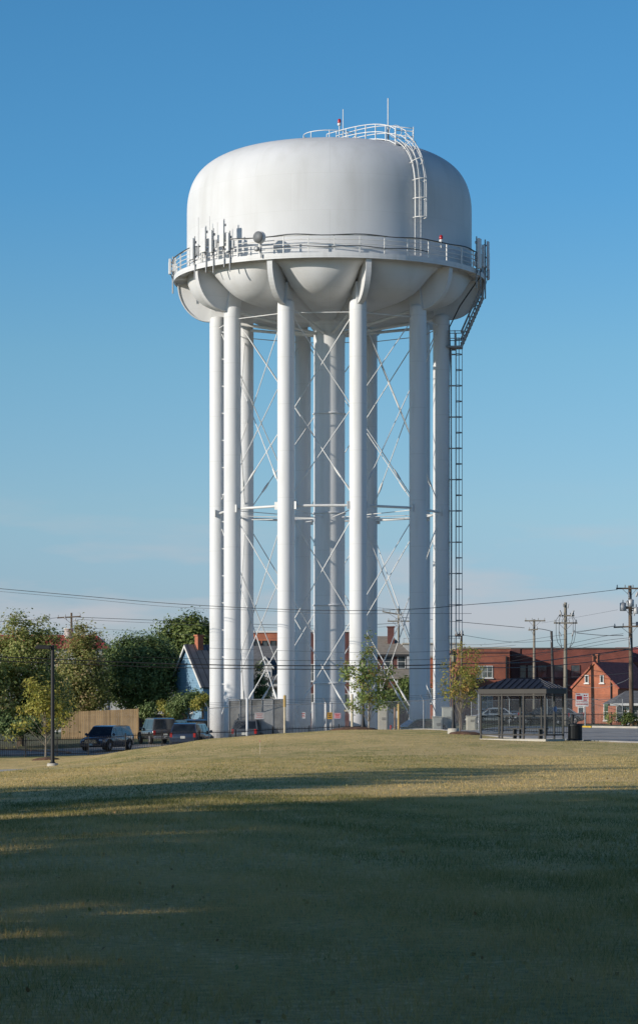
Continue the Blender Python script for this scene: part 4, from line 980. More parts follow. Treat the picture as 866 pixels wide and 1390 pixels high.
def chain_fence(label, pts, H, top_z=None, post=3.0, barb=True):
    x0, d0 = pts[0]; t = thing('chain_link_fence', label, 'fence', (x0, d0, 0), 0, 'chain link fences')
    ms = MB(); rl = MB(); wr = MB()
    for (xa, da), (xb, db) in zip(pts, pts[1:]):
        L = math.hypot(xb-xa, db-da); k = max(1, round(L/post))
        for i in range(k+1):
            X, Y = xa+(xb-xa)*i/k-x0, da+(db-da)*i/k-d0; z = hz(X+x0, Y+d0)
            if i < k or (xb, db) == pts[-1]:
                p = MB().tube([(X, Y, z-.1), (X, Y, z+H+.03)], .035, 8)
                if barb: p.tube([(X, Y, z+H), (X-.22, Y-.1, z+H+.34)], .025, 6)
                p.build('post', M_galv, t)
            if i < k:
                X2, Y2 = xa+(xb-xa)*(i+1)/k-x0, da+(db-da)*(i+1)/k-d0; z2 = hz(X2+x0, Y2+d0)
                ms.quad((X, Y, z+.03), (X2, Y2, z2+.03), (X2, Y2, z2+H), (X, Y, z+H)); rl.tube([(X, Y, z+H), (X2, Y2, z2+H)], .025, 6)
                if barb:
                    for q in (.35, .65, .95): wr.tube([(X-.22*q, Y-.1*q, z+H+.34*q), (X2-.22*q, Y2-.1*q, z2+H+.34*q)], .008, 4, cap=False)
    ms.build('wire_mesh', M_link, t); rl.build('top_rail', M_galv, t)
    if barb: wr.build('barbed_wire', M_dark, t)
    return t
chain_fence('chain link fence with barbed wire in front of the tower feet', [(wx(283, 167.5), 167.5), (wx(386, 168.5), 168.5), (wx(500, 169.5), 169.5), (wx(650, 170), 170)], 2.55)
chain_fence('chain link fence in front of the long brick building and the gabled brick house', [(wx(640, 209), 209), (wx(845, 210), 210)], 2.1)
def post_thing(name, label, px, D, y0, y1, m, r=.05, arm=False, cat='post', grp=None):
    x = wx(px, D); zb = hz(x, D); t = thing(name, label, cat, (x, D, zb), 0, grp)
    MB().tube([(0, 0, -.2), (0, 0, wz(y0, D)-zb)], r, 8).lathe([(r*1.2, wz(y0, D)-zb), (r*.9, wz(y0, D)-zb+.05), (.01, wz(y0, D)-zb+.07)], 10).build('shaft', m, t); return t
M_cream = mat('cream_post_paint', (.55, .47, .33), .6, var=.15); M_tanp = mat('yellow_post_cap', (.48, .33, .12), .6)
G_p = 'posts along the tower fence'
for px, D_, y0, lab, m in ((386.5, 163.5, 945, 'slim cream post with tan top standing at the right end of the grey enclosure', M_cream), (335.5, 165.5, 949, 'white post standing in front of the grey enclosure', M_leg), (478, 165, 944, 'cream post left of the lantern in front of the tower leg', M_cream), (541, 168, 957, 'tan post between the right tower legs', M_tanp), (536, 171, 962, 'thin brown post beside the tan post', mat('brown_post', (.25, .15, .09), .7))):
    t = post_thing('marker_post', lab, px, D_, y0, 990, m, .075, grp=G_p)
    if 'tan top' in lab: MB().tube([(0, 0, wz(960, D_)-hz(wx(px, D_), D_)), (0, 0, wz(945.5, D_)-hz(wx(px, D_), D_)+.04)], .09, 8).build('top_band', M_tanp, t)
# wooden board fence
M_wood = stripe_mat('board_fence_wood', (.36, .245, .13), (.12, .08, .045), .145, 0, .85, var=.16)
D_ = 203; xa, xb = wx(84, D_), wx(187, D_)
t = thing('wooden_fence', 'tall tan board fence behind the navy car', 'fence', (xa, D_, hz(xa, D_)))
bd = MB(); n = int((xb-xa)/.145); rg_ = random.Random(5)
for i in range(n):
    px_ = 84+103*i/n; topy = 967-4.5*(i/n); zt = wz(topy, D_)-hz(xa, D_)
    bd.box((i*.145+.072, rg_.uniform(-.008, .008), zt/2), (.138, .022, zt+rg_.uniform(-.02, .02)))
bd.build('boards', M_wood, t)
b = MB()
for z in (.4, 1.7): b.box(((xb-xa)/2, .05, z), (xb-xa, .05, .09))
b.build('rail', M_wood, t)
for i in range(4): MB().box(((xb-xa)*i/3, .1, .95), (.1, .1, 2.1)).build('post', M_wood, t)
MB().box((xb-xa+.02, -.01, 1.12), (.09, .12, 2.55)).build('post', M_wood, t)
# dark board fence behind the pickup
D_ = 212; xa, xb = wx(188, D_), wx(300, D_)
t = thing('wooden_fence', 'weathered dark board fence behind the parked pickup and hedge', 'fence', (xa, D_, hz(xa, D_)))
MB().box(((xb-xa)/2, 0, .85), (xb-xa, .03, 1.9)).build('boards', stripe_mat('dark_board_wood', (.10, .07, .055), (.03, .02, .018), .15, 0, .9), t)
# ------------------------------------------------------------------ grey enclosure
M_encl = mat('weathered_grey_panel', (.27, .265, .25), .55, .25, var=.25, scale=1.1, bump=.15)
D_ = 167.2; D0 = D_+.2; xa, xb = wx(310, D0), wx(385, D0); zb = hz(xa, D0); H = wz(949, D0)-zb
t = thing('equipment_enclosure', 'grey sheet metal enclosure at the foot of the left tower legs', 'enclosure', (xa, D0+1.2, zb))
ww = xb-xa; n = 5
for i in range(n):
    w0 = ww/n; hh = H-(.12 if i in (0,) else 0)
    b = MB().box((w0*(i+.5), 0, hh/2-.2), (w0-.035, .06, hh+.4)); p = b.build('panel', mat('pale_grey_panel', (.42, .42, .41), .5, .2, var=.12, scale=1.5) if i == 3 else M_encl, t)
    MB().box((w0*i, -.03, H/2-.2), (.06, .08, H+.35)).build('frame_post', M_galv, t)
MB().box((ww/2, -.045, H-.04), (ww+.05, .05, .06)).build('top_rail', M_galv, t)
MB().box((ww, 1.5, H/2), (.06, 3, H)).build('panel', M_encl, t); MB().box((0, 1.5, H/2-.1), (.06, 3, H-.2)).build('panel', M_encl, t)
def cabinet(name, label, px0, px1, y0, D, dep, m, cat='electrical cabinet'):
    xa, xb = wx(px0, D), wx(px1, D); z0 = hz((xa+xb)/2, D); H = wz(y0, D)-z0
    t = thing(name, label, cat, ((xa+xb)/2, D, z0), 0, 'utility cabinets')
    MB().box((0, 0, H/2), (xb-xa, dep, H)).build('housing', m, t, .03)
    MB().box((0, 0, H+.03), (xb-xa+.08, dep+.08, .05)).build('lid', m, t)
    MB().box((-(xb-xa)*.02, -dep/2-.015, H*.5), ((xb-xa)*.8, .02, H*.8)).build('door', m, t, .01)
    b = MB(); [b.box(((xb-xa)*.1, -dep/2-.03, H*.62+.05*i), ((xb-xa)*.4, .02, .02)) for i in range(4)]; b.build('louvre', M_trim, t)
    MB().box((0, 0, -.05), (xb-xa+.3, dep+.3, .16)).build('plinth', M_conc, t)
M_cab = mat('pale_green_grey_cabinet', (.42, .43, .38), .6, var=.08); M_cab2 = mat('beige_cabinet', (.52, .49, .4), .6, var=.08)
cabinet('electrical_cabinet', 'tall pale grey cabinet by the foot of the right tower leg', 600, 614, 961, 172.5, .8, M_cab)
cabinet('electrical_cabinet', 'low pale grey cabinet left of the tall one by the right tower leg', 587, 600, 974, 171.5, .9, M_cab)
cabinet('electrical_cabinet', 'beige cabinet at the corner of the brick building left of the shelter', 633, 646, 973, 204, .8, M_cab2)
cabinet('electrical_cabinet', 'white metal cabinet behind the young tree between the tower legs', 513, 526, 958, 178, .8, M_cab2)
# ------------------------------------------------------------------ BUS SHELTER
D_ = 115.5; bx, by = wx(740, D_), D_     # the front right corner; local x runs left along the front, local y to the back
phi = R(35.5); z0 = max(hz(bx, by), hz(bx-3, by+2))
t = thing('bus_shelter', 'dark framed glass bus shelter with hipped metal roof', 'bus shelter', (bx, by, z0), 0)
ex = Vector((-math.cos(phi), math.sin(phi), 0)); ey = Vector((math.sin(phi), math.cos(phi), 0)); Wd, Dp = 3.3, 1.55; He = wz(942, D_)-z0; Hf = wz(935, D_)-z0; Hr = wz(921.5, D_+1)-z0
MM = Matrix((ex, ey, Vector((0, 0, 1)))).transposed()
def sp(x, y, z): return ex*x+ey*y+Vector((0, 0, z))
def sbox(b, c, d): return b.box(sp(*c), d, M=MM)
M_fr = mat('bronze_frame', (.022, .019, .016), .6, .0, var=.1)
MB().add([sp(x, y, z) for z in (-.25, .02) for x, y in ((-.05, -.05), (Wd+.05, -.05), (Wd+.05, Dp+.05), (-.05, Dp+.05))], [(3, 2, 1, 0), (4, 5, 6, 7), (0, 1, 5, 4), (1, 2, 6, 5), (2, 3, 7, 6), (3, 0, 4, 7)]).build('slab', M_conc, t)
for (x, y) in [(0, 0), (Wd/3, 0), (2*Wd/3, 0), (Wd, 0), (0, Dp), (Wd/3, Dp), (2*Wd/3, Dp), (Wd, Dp), (0, Dp/2)]:
    sbox(MB(), (x, y, He/2), (.07, .07, He)).build('post', M_fr, t)
for zr in (.18, .0):
    pass
b = MB()
for z in (.2, 1.02, He-.06):
    if z != 1.02: sbox(b, (Wd/2, 0, z), (Wd, .05, .06)); sbox(b, (0, Dp/2, z), (.05, Dp, .06))
    sbox(b, (Wd/2, Dp, z), (Wd, .05, .06)); sbox(b, (Wd, Dp/2, z), (.05, Dp, .06))
b.build('rail', M_fr, t)
def clear_glass():
    m, nt, b = new_mat('clear_pane'); nt.nodes.remove(b); tr = N(nt, 'ShaderNodeBsdfTransparent'); tr.inputs[0].default_value = (.86, .9, .92, 1)
    gl = N(nt, 'ShaderNodeBsdfGlossy'); gl.inputs['Roughness'].default_value = .05; fr = N(nt, 'ShaderNodeLayerWeight'); fr.inputs[0].default_value = .12
    mx = N(nt, 'ShaderNodeMixShader'); nt.links.new(fr.outputs[0], mx.inputs[0]); nt.links.new(tr.outputs[0], mx.inputs[1]); nt.links.new(gl.outputs[0], mx.inputs[2]); nt.links.new(mx.outputs[0], nt.nodes['Material Output'].inputs[0]); return m
M_clr = clear_glass()
def gq(x0, y0, x1, y1): MB().quad(sp(x0, y0, .25), sp(x1, y1, .25), sp(x1, y1, He-.1), sp(x0, y0, He-.1)).build('glass_pane', M_clr, t)
for i in range(3):
    gq(Wd/3*i+.05, Dp, Wd/3*(i+1)-.05, Dp)
    if i != 1: gq(Wd/3*i+.05, 0, Wd/3*(i+1)-.05, 0)
gq(0, .05, 0, Dp/2-.05); gq(0, Dp/2+.05, 0, Dp-.05); gq(Wd, .05, Wd, Dp-.05)
b = MB(); sbox(b, (Wd/2, Dp-.3, .46), (Wd*.6, .32, .05)); sbox(b, (Wd*.3, Dp-.3, .23), (.06, .25, .46)); sbox(b, (Wd*.7, Dp-.3, .23), (.06, .25, .46)); b.build('bench', M_fr, t)
b = MB(); e = .06
for c, d in (((Wd/2, -e, (He+Hf)/2), (Wd+.2, .05, Hf-He)), ((Wd/2, Dp+e, (He+Hf)/2), (Wd+.2, .05, Hf-He)), ((-e-.02, Dp/2, (He+Hf)/2), (.05, Dp+.16, Hf-He)), ((Wd+e+.02, Dp/2, (He+Hf)/2), (.05, Dp+.16, Hf-He))): sbox(b, c, d)
b.build('fascia', M_fr, t)
M_roofb = mat('blue_black_roof_metal', (.03, .035, .05), .35, .4, var=.1)
o_ = .14; c4 = [sp(-o_, -o_, Hf), sp(Wd+o_, -o_, Hf), sp(Wd+o_, Dp+o_, Hf), sp(-o_, Dp+o_, Hf)]; r2_ = [sp(Dp*.5, Dp/2, Hr), sp(Wd-Dp*.5, Dp/2, Hr)]
rf = MB().add(c4+r2_, [(0, 4, 5, 1), (2, 5, 4, 3), (1, 5, 2), (3, 4, 0), (0, 1, 2, 3)]).build('roof', M_roofb, t)
sm = MB()
nS = 11
for i in range(nS+1):
    u = i/nS; X = -o_+(Wd+2*o_)*u; lo = sp(X, -o_, Hf+.02)
    xr_ = min(max(X, Dp*.5), Wd-Dp*.5); f_ = 1-abs(X-xr_)/(Dp*.5+o_); yy = -o_+(Dp/2+o_)*f_
    sm.tube([lo, sp(X, yy, Hf+(Hr-Hf)*f_+.02)], .018, 4)
for i in range(1, 6):
    u = i/6; Y = -o_+(Dp+2*o_)*u; f_ = 1-abs(Y-Dp/2)/(Dp/2+o_); sm.tube([sp(-o_, Y, Hf+.02), sp(-o_+(Dp*.5+o_)*f_, Y, Hf+(Hr-Hf)*f_+.02)], .018, 4)
sm.build('roof_seams', M_roofb, rf)
M_blue = mat('blue_decal', (.05, .16, .45), .4, var=.2, scale=8)
pc = sp(-.01, Dp*.52, wz(963, D_)-z0); nn = -ex*-1
b = MB(); ring_ = [pc-ex*(-.0)+ey*(.15*math.cos(a*math.pi/10))+Vector((0, 0, .13*math.sin(a*math.pi/10)))+ex*-.02 for a in range(20)]
b.add(ring_, [tuple(range(20))]).build('round_sticker', M_blue, t)
# litter bin
D_ = 117.5; x = wx(780.5, D_); z0 = hz(x, D_)
t = thing('litter_bin', 'round black slatted litter bin beside the bus shelter', 'litter bin', (x, D_, z0))
Hb = wz(983, D_)-z0
b = MB().lathe([(.27, .04), (.27, Hb-.1)], 24)
for i in range(30):
    a = 2*math.pi*i/30; b.box((.31*math.sin(a), -.31*math.cos(a), Hb/2), (.035, .012, Hb-.12), a)
b.build('body', M_blk, t); MB().lathe([(.33, .02), (.33, .08), (.28, .09)], 24).build('base', M_blk, t)
MB().lathe([(.34, Hb-.1), (.345, Hb-.03), (.32, Hb), (.17, Hb+.01), (.16, Hb-.03)], 24).build('rim', M_blk, t)
post_thing('bollard', 'short black post standing behind the litter bin', 777, 126, 971.5, 990, M_blk, .075, cat='bollard')
# ------------------------------------------------------------------ BUILDINGS
M_brick = brick_mat('red_brick', (.40, .115, .06), (.31, .085, .048), (.30, .16, .12))
M_brick2 = brick_mat('orange_brick', (.52, .155, .07), (.43, .12, .058), (.36, .2, .14))
M_brickd = brick_mat('dark_brick', (.16, .05, .045), (.12, .04, .035), (.14, .09, .08))
M_wglass = glass_mat('window_glass', (.05, .06, .065), .08)
M_trimw = mat('white_window_trim', (.74, .73, .70), .5, var=.04)
M_coping = mat('stone_coping', (.40, .36, .30), .8, var=.1)
def window(parent, u, z, w_, h, frame=M_trimw, mull=(1, 1), sill=True, dep=.06, glass=M_wglass, blind=False):
    # on a facade in the local x-z plane facing -y
    fr = MB(); t_ = .055
    fr.box((u, -dep/2, z+h-t_/2), (w_, dep, t_)).box((u, -dep/2, z+t_/2), (w_, dep, t_)).box((u-w_/2+t_/2, -dep/2, z+h/2), (t_, dep*1.02, h-2*t_)).box((u+w_/2-t_/2, -dep/2, z+h/2), (t_, dep*1.02, h-2*t_))
    for i in range(1, mull[0]+1): fr.box((u-w_/2+w_*i/(mull[0]+1), -dep*.45, z+h/2), (t_*.8, dep*.8, h-2*t_))
    for i in range(1, mull[1]+1): fr.box((u, -dep*.42, z+h*i/(mull[1]+1)), (w_-2*t_, dep*.7, t_*.6))
    f = fr.build('window', frame, parent)
    MB().box((u, -.012, z+h/2), (w_-.1, .02, h-.1)).build('pane', glass, f)
    if sill: MB().box((u, -dep*.9, z-.05), (w_+.16, dep*2.2, .09)).build('sill', frame, f)
    return f
def facade(parent, origin, ang):   # an Empty cannot be a part: give windows a wall mesh turned into place
    pass
# --- long brick building at the right: wing A (nearer, lit) and long recessed wing B
DA = 262; xa, xb = wx(622, DA), wx(692, DA); zb = hz(xa, DA)-.3; H = wz(880.5, DA)-zb
tA = thing('brick_building', 'two storey red brick building with white windows and parapet, left of the shelter roof', 'building', (xa, DA, zb), R(2))
W_ = xb-xa
MB().box((W_/2, 6, H/2), (W_, 12, H)).build('wall', M_brick, tA)
MB().box((W_/2, 6, H+.06), (W_+.2, 12.2, .14)).build('coping', M_coping, tA)
for px0, px1, py0, py1 in ((647, 669, 904, 920.5), (647, 669, 944.5, 963)):
    u0, u1 = wx(px0, DA)-xa, wx(px1, DA)-xa; window(tA, (u0+u1)/2, wz(py1, DA)-zb, u1-u0, (py1-py0)*DA/3600, mull=(2, 1), glass=glass_mat('pale_window_glass', (.16, .18, .17), .15))
MB().box((W_/2, -.03, wz(934, DA)-zb), (W_, .06, .2)).build('band_course', M_brickd, tA)
MB().box((W_/2, -.03, wz(886, DA)-zb), (W_, .06, .16)).build('band_course', M_brickd, tA)
MB().box((W_*.93, -.08, H*.45), (.12, .12, H*.9)).build('downpipe', M_trim, tA)
DB = 268; xa, xb = wx(693, DB), wx(856, DB); zb = hz(xa, DB)-.3; H = wz(881, DB)-zb; W_ = xb-xa
tB = thing('brick_building', 'long dark red brick building with flat parapet behind the utility poles', 'building', (xa, DB, zb), 0)
MB().box((W_/2, 7, H/2), (W_, 14, H)).build('wall', brick_mat('maroon_brick', (.29, .075, .05), (.22, .055, .04), (.2, .10, .08)), tB)
MB().box((W_/2, 7, H+.06), (W_+.2, 14.2, .12)).build('coping', mat('dark_coping', (.12, .09, .08), .7), tB)
MB().box((wx(700, DB)-xa, -.05, H/2), (.9, .1, H)).build('pier', M_brickd, tB)
for i, p in enumerate((708, 722, 736, 758, 781)):
    u = wx(p, DB)-xa; window(tB, u, wz(921, DB)-zb, .95, 1.35, frame=M_brickd, mull=(0, 1), glass=M_wglass)
for i, p in enumerate((704, 719, 736, 757)):
    u = wx(p, DB)-xa; window(tB, u, wz(967, DB)-zb, 1.0, 1.6, mull=(0, 1), frame=M_trimw if i < 1 else M_brickd)
MB().box((wx(697, DB)-xa, -.35, wz(966, DB)-zb), (1.0, .7, .15)).build('canopy', M_trimw, tB)
MB().box((wx(697, DB)-xa, -.03, wz(979, DB)-zb+.4), (.95, .06, 2.1)).build('door', M_trim, tB)
# low brick annex that closes the gap behind the right tower legs
DC = 285; xa, xb = wx(572, DC), wx(640, DC); zb = hz(xa, DC)-.3
t = thing('brick_annex', 'low red brick wing seen in the gap between the two right tower legs', 'building', (xa, DC, zb))
Hh = wz(893, DC)-zb; MB().box(((xb-xa)/2, 5, Hh/2), (xb-xa, 10, Hh)).build('wall', M_brick2, t); MB().box(((xb-xa)/2, 5, Hh+.1), (xb-xa+.3, 10.3, .2)).build('coping', M_coping, t)
window(t, 1.1, wz(955, DC)-zb, 1.0, 1.6); window(t, 3.6, wz(955, DC)-zb, 1.0, 1.6)
# --- gabled houses: gable wall faces left and to the camera, ridge runs right and back
def gable_house(name, label, apex, D, beta, half, pitch_h, wall_h, length, mwall, mroof, side_m=None, over=.25, halfL=None, trim=M_trimw, trimw=.14, cat='house'):
    # local: gable wall in x-z plane facing -y, apex above x=0; local y = along the ridge away from the gable. beta = turn of gable normal to the left
    X = wx(apex[0], D); zr = wz(apex[1], D); zb = hz(X, D)-.4
    t = thing(name, label, cat, (X, D, zb), -beta)
    hl = halfL or half; slope = pitch_h/half; zr -= zb; ze_r = zr-pitch_h; ze_l = zr-slope*hl
    P5 = [(-hl, 0, 0), (half, 0, 0), (half, 0, ze_r), (0, 0, zr), (-hl, 0, ze_l)]
    wall = MB().poly(P5, (0, length, 0)).build('wall', mwall, t)
    o = over; th = .14
    def slab(x0, z0, x1, z1, sgn):
        dx, dz_ = x1-x0, z1-z0; L = math.hypot(dx, dz_); ux, uz = dx/L, dz_/L; x1 += ux*o*1.2; z1 += uz*o*1.2; nx, nz = (-uz*sgn, ux*sgn)
        if nz < 0: nx, nz = -nx, -nz
        return [(x0+nx*.02, -o, z0+nz*.02), (x1+nx*.02, -o, z1+nz*.02), (x1+nx*(th+.02), -o, z1+nz*(th+.02)), (x0, -o, z0+th*1.15+.03)]
    b = MB(); b.poly(slab(0, zr, half, ze_r, 1), (0, length+2*o, 0)); b.poly(slab(0, zr, -hl, ze_l, -1), (0, length+2*o, 0))
    roof = b.build('roof', mroof, t)
    if trim:
        tb = MB()
        for x1, z1 in ((half, ze_r), (-hl, ze_l)):
            L = math.hypot(x1, z1-zr); ux, uz = x1/L, (z1-zr)/L
            a = Vector((0, -o-.03, zr+.14)); c = Vector((x1+ux*o, -o-.03, z1+uz*o+.1)); dn = Vector((0, 0, -trimw*1.6))
            tb.poly([a, c, c+dn, a+dn], (0, .05, 0))
        tb.build('verge_board', trim, roof)
    return t, dict(zr=zr, ze=ze_r, half=half, zb=zb, roof=roof, wall=wall, L=length, slope=slope)
M_blu = stripe_mat('blue_clapboard', (.19, .33, .46), (.12, .22, .32), .14, 2, .6, var=.06)
M_metr = stripe_mat('grey_seam_roof', (.17, .175, .185), (.06, .06, .065), .55, 1, .45, .3, duty=.14, var=.12)
D_ = 212
beta = R(60)
t, g = gable_house('blue_house', 'bright blue clapboard house with grey metal roof behind the parked cars', (254, 878), D_, beta, 2.75, 3.15, 3, 4.3, M_blu, M_metr, halfL=2.2)
window(t, .9, g['zr']-5.3, .5, 1.15, mull=(0, 1)); window(t, -1.4, g['zr']-5.3, .5, 1.15, mull=(0, 1)); 
def chimney(t, x, y, z0, z1, w_, m, roof, cap=M_coping):
    c = MB().box((x, y, (z0+z1)/2), (w_, w_*.9, z1-z0)).build('chimney', m, roof); MB().box((x, y, z1+.05), (w_+.14, w_*.9+.14, .12)).build('cap', cap if cap else m, c); return c
chimney(t, .15, 1.0, g['zr']-1, g['zr']+.85, .55, M_brick2, g['roof'], M_brick2)
MB().box((2.85, -.1, 1.5), (.1, .1, g['ze']*.9)).build('downpipe', M_trim, t)
# grey house with dormer gable between the tower legs
M_grey = stripe_mat('grey_siding', (.50, .50, .49), (.36, .36, .36), .15, 2, .7, var=.06)
M_shg = mat('grey_shingles', (.155, .155, .16), .85, var=.15, scale=3, bump=.5, bscale=12, stretch=(1, 1, 3))
D_ = 232; xa, xb = wx(330, D_), wx(412, D_); zb = hz(0, D_)-.4; ze = wz(924, D_)-zb; zr = wz(879, D_+3)-zb
t = thing('grey_house', 'grey house with white trimmed dormer seen between the left tower legs', 'house', (xa, D_, zb)); W_ = xb-xa
MB().poly([(0, 0, 0), (0, 0, ze), (0, 3.5, zr-.1), (0, 7, ze), (0, 7, 0)], (W_, 0, 0)).build('wall', M_grey, t)
rf = MB().poly([(-.3, -.35, ze-.1), (-.3, 3.5, zr), (-.3, 3.5, zr+.15), (-.3, -.45, ze+.03)], (W_+.6, 0, 0)).poly([(-.3, 7.35, ze-.1), (-.3, 7.45, ze+.03), (-.3, 3.5, zr+.14), (-.3, 3.5, zr+.01)], (W_+.6, 0, 0)).build('roof', M_shg, t)
dx0, dx1 = wx(350, D_)-xa, wx(369, D_)-xa; dm = (dx0+dx1)/2; dzp = wz(893, D_)-zb; dze = wz(906, D_)-zb
dw = MB().poly([(dx0, -.08, ze-.8), (dx1, -.08, ze-.8), (dx1, -.08, dze), (dm, -.08, dzp), (dx0, -.08, dze)], (0, 3, 0)).build('dormer', M_grey, rf)
b = MB()
MB().poly([(dm, -.18, dzp+.12), (dx0-.2, -.18, dze-.06), (dx0-.2, 3, dze-.06), (dm, 3, dzp+.12)], (0, 0, -.06)).poly([(dm, -.18, dzp+.12), (dx1+.2, -.18, dze-.06), (dx1+.2, 3, dze-.06), (dm, 3, dzp+.12)], (0, 0, -.06)).build('dormer_roof', M_shg, rf)
for s, xe in ((-1, dx0-.2), (1, dx1+.2)): b.poly([(dm, -.3, dzp+.14), (xe, -.3, dze-.04), (xe, -.3, dze-.24), (dm, -.3, dzp-.06)], (0, .12, 0))
b.build('dormer_verge', M_trimw, rf)
window(t, dm, dze-1.55, .6, 1.2, mull=(0, 1), dep=.2)
MB().box((W_/2, -.9, ze-.55), (W_, 1.6, .12)).build('porch_roof', M_shg, t)
for p in (345, 358, 371): MB().box((wx(p, D_)-xa, -1.5, (ze-.6)/2), (.12, .12, ze-.6)).build('porch_post', M_trimw, t)
for p in (361, 372): window(t, wx(p, D_)-xa, 1.6, .7, 1.4, mull=(0, 1))
# red building behind it
D_ = 262; xa, xb = wx(300, D_), wx(378, D_); zb = hz(0, D_)-.3; H = wz(859, D_)-zb
t = thing('red_building', 'tall brick red building top rising behind the grey house', 'building', (xa, D_, zb), R(-3)); W_ = xb-xa
MB().box((W_/2, 4, H/2), (W_, 8, H)).build('wall', M_brick2, t); MB().box((W_/2, 4, H+.08), (W_+.3, 8.3, .18)).build('coping', M_trimw, t)
for p in (349, 360, 371): window(t, wx(p, D_)-xa, H-1.9, .6, 1.1, frame=M_trim, mull=(0, 0), sill=False)
# dark fragments behind the centre legs
D_ = 250; xa, xb = wx(395, D_), wx(476, D_); zb = hz(0, D_)-.3; H = wz(858, D_)-zb
t = thing('row_house', 'narrow dark brick row of houses mostly hidden behind the centre tower legs', 'house', (xa, D_, zb)); W_ = xb-xa
MB().box((W_/2, 4, H/2), (W_, 8, H)).build('wall', M_brickd, t); MB().box((W_/2, 4, H+.08), (W_+.3, 8.3, .18)).build('cornice', M_trimw, t)
for p in (400, 423, 472): window(t, wx(p, D_)-xa, wz(925, D_)-zb, .9, 1.6); window(t, wx(p, D_)-xa, wz(965, D_)-zb, .9, 1.6)
# house with pale shingle roof right of the fourth leg
M_shb = mat('tan_shingles', (.30, .26, .21), .85, var=.12, scale=3, bump=.4, bscale=12, stretch=(1, 1, 3))
D_ = 238; xa, xb = wx(508, D_), wx(552, D_); zb = hz(0, D_)-.4; ze = wz(888.5, D_)-zb; zr = wz(863, D_+2)-zb; W_ = xb-xa
t = thing('brick_house', 'dark red brick house with tan hipped roof and chimney right of the tower centre', 'house', (xa, D_, zb))
MB().box((W_/2, 4, ze/2), (W_, 8, ze)).build('wall', M_brickd, t)
rf = MB().add([(-.4, -.4, ze), (W_+.4, -.4, ze), (W_+.4, 8.4, ze), (-.4, 8.4, ze), (.3, 4, zr), (W_*.6, 4, zr)], [(0, 1, 5, 4), (1, 2, 5), (2, 3, 4, 5), (3, 0, 4), (3, 2, 1, 0)]).build('roof', M_shb, t)
MB().box((W_/2, -.4, ze-.1), (W_+.8, .08, .2)).build('gutter', M_trim, rf)
chimney(t, wx(531.5, D_)-xa, 2.4, zr-1.2, wz(851, D_)-zb, .6, M_brickd, rf, M_brickd)
window(t, wx(527, D_)-xa, wz(908, D_)-zb, .75, 1.25, mull=(0, 1), frame=M_trimw); window(t, wx(545, D_)-xa, wz(908, D_)-zb, .75, 1.25, mull=(0, 1), frame=M_trimw)
pr = MB().poly([(-.3, -2.3, wz(922, D_)-zb), (W_+1.2, -2.3, wz(922, D_)-zb), (W_+1.2, -.02, wz(910, D_)-zb), (-.3, -.02, wz(910, D_)-zb)], (0, 0, .12)).build('porch_roof', M_shb, t)
for p in (509, 516, 538, 556): MB().box((wx(p, D_)-xa, -2.1, (wz(923, D_)-zb)/2), (.14, .14, wz(923, D_)-zb)).build('porch_post', M_trimw, t)
window(t, wx(521, D_)-xa, wz(962, D_)-zb, .9, 1.5); MB().box((wx(534, D_)-xa, -.03, 1.4), (.95, .06, 2.1)).build('door', M_trimw, t)
# gabled brick house, right
M_redroof = mat('dark_red_shingles', (.42, .10, .075), .8, var=.18, scale=2.5, bump=.5, bscale=14, stretch=(1, 1, 3))
D_ = 238
t, g = gable_house('brick_cottage', 'orange brick gabled house with dark red roof, behind the red and white sign', (807, 901), D_, R(29), 2.25, 2.25, 3, 9.0, M_brick2, M_redroof, halfL=2.15, trim=M_brick2, trimw=.1, over=.1)
chimney(t, -.05, .45, g['zr']-1.2, g['zr']+.75, .5, M_brick2, g['roof'], M_brick2)
window(t, -.75, g['zr']-1.75, .36, .72, mull=(0, 0)); window(t, .72, g['zr']-1.75, .36, .72, mull=(0, 0))
window(t, 1.15, g['zr']-5.1, .5, 1.55, mull=(0, 1), glass=glass_mat('green_window_glass', (.06, .10, .05), .1)); window(t, -1.3, .9+.3, .6, 1.3, mull=(0, 1))
MB().tube([(1.62, -.08, .2), (1.62, -.08, g['ze']+.9)], .06, 6).build('downpipe', M_trim, t)
MB().box((2.4, 4.5, g['ze']*.5), (.08, .7, 1.2)).build('side_window', M_wglass, t)
# small white trimmed brick house at the right edge
D_ = 222; xa, xb = wx(836, D_), wx(885, D_); zb = hz(0, D_)-.3; ze = wz(956, D_)-zb; zr = wz(938, D_+2)-zb; W_ = xb-xa
t = thing('brick_bungalow', 'low brick bungalow with grey roof and white trim at the right edge', 'house', (xa, D_, zb))
MB().box((W_/2, 3, ze/2), (W_, 6, ze)).build('wall', M_brick2, t)
rf = MB().add([(-.5, -.6, ze), (W_+.5, -.6, ze), (W_+.5, 6.5, ze), (-.5, 6.5, ze), (1.2, 3, zr), (W_-.8, 3, zr)], [(0, 1, 5, 4), (1, 2, 5), (2, 3, 4, 5), (3, 0, 4), (3, 2, 1, 0)]).build('roof', M_shg, t)
MB().box((W_/2, -.62, ze-.04), (W_+1.1, .08, .2)).build('fascia', M_trimw, rf)
for p in (842, 861, 874): window(t, wx(p, D_)-xa, wz(977, D_)-zb, .7, 1.1, mull=(0, 1))
MB().box((wx(851.5, D_)-xa, -.04, ze/2), (.3, .1, ze-.2)).build('corner_board', M_trimw, t)
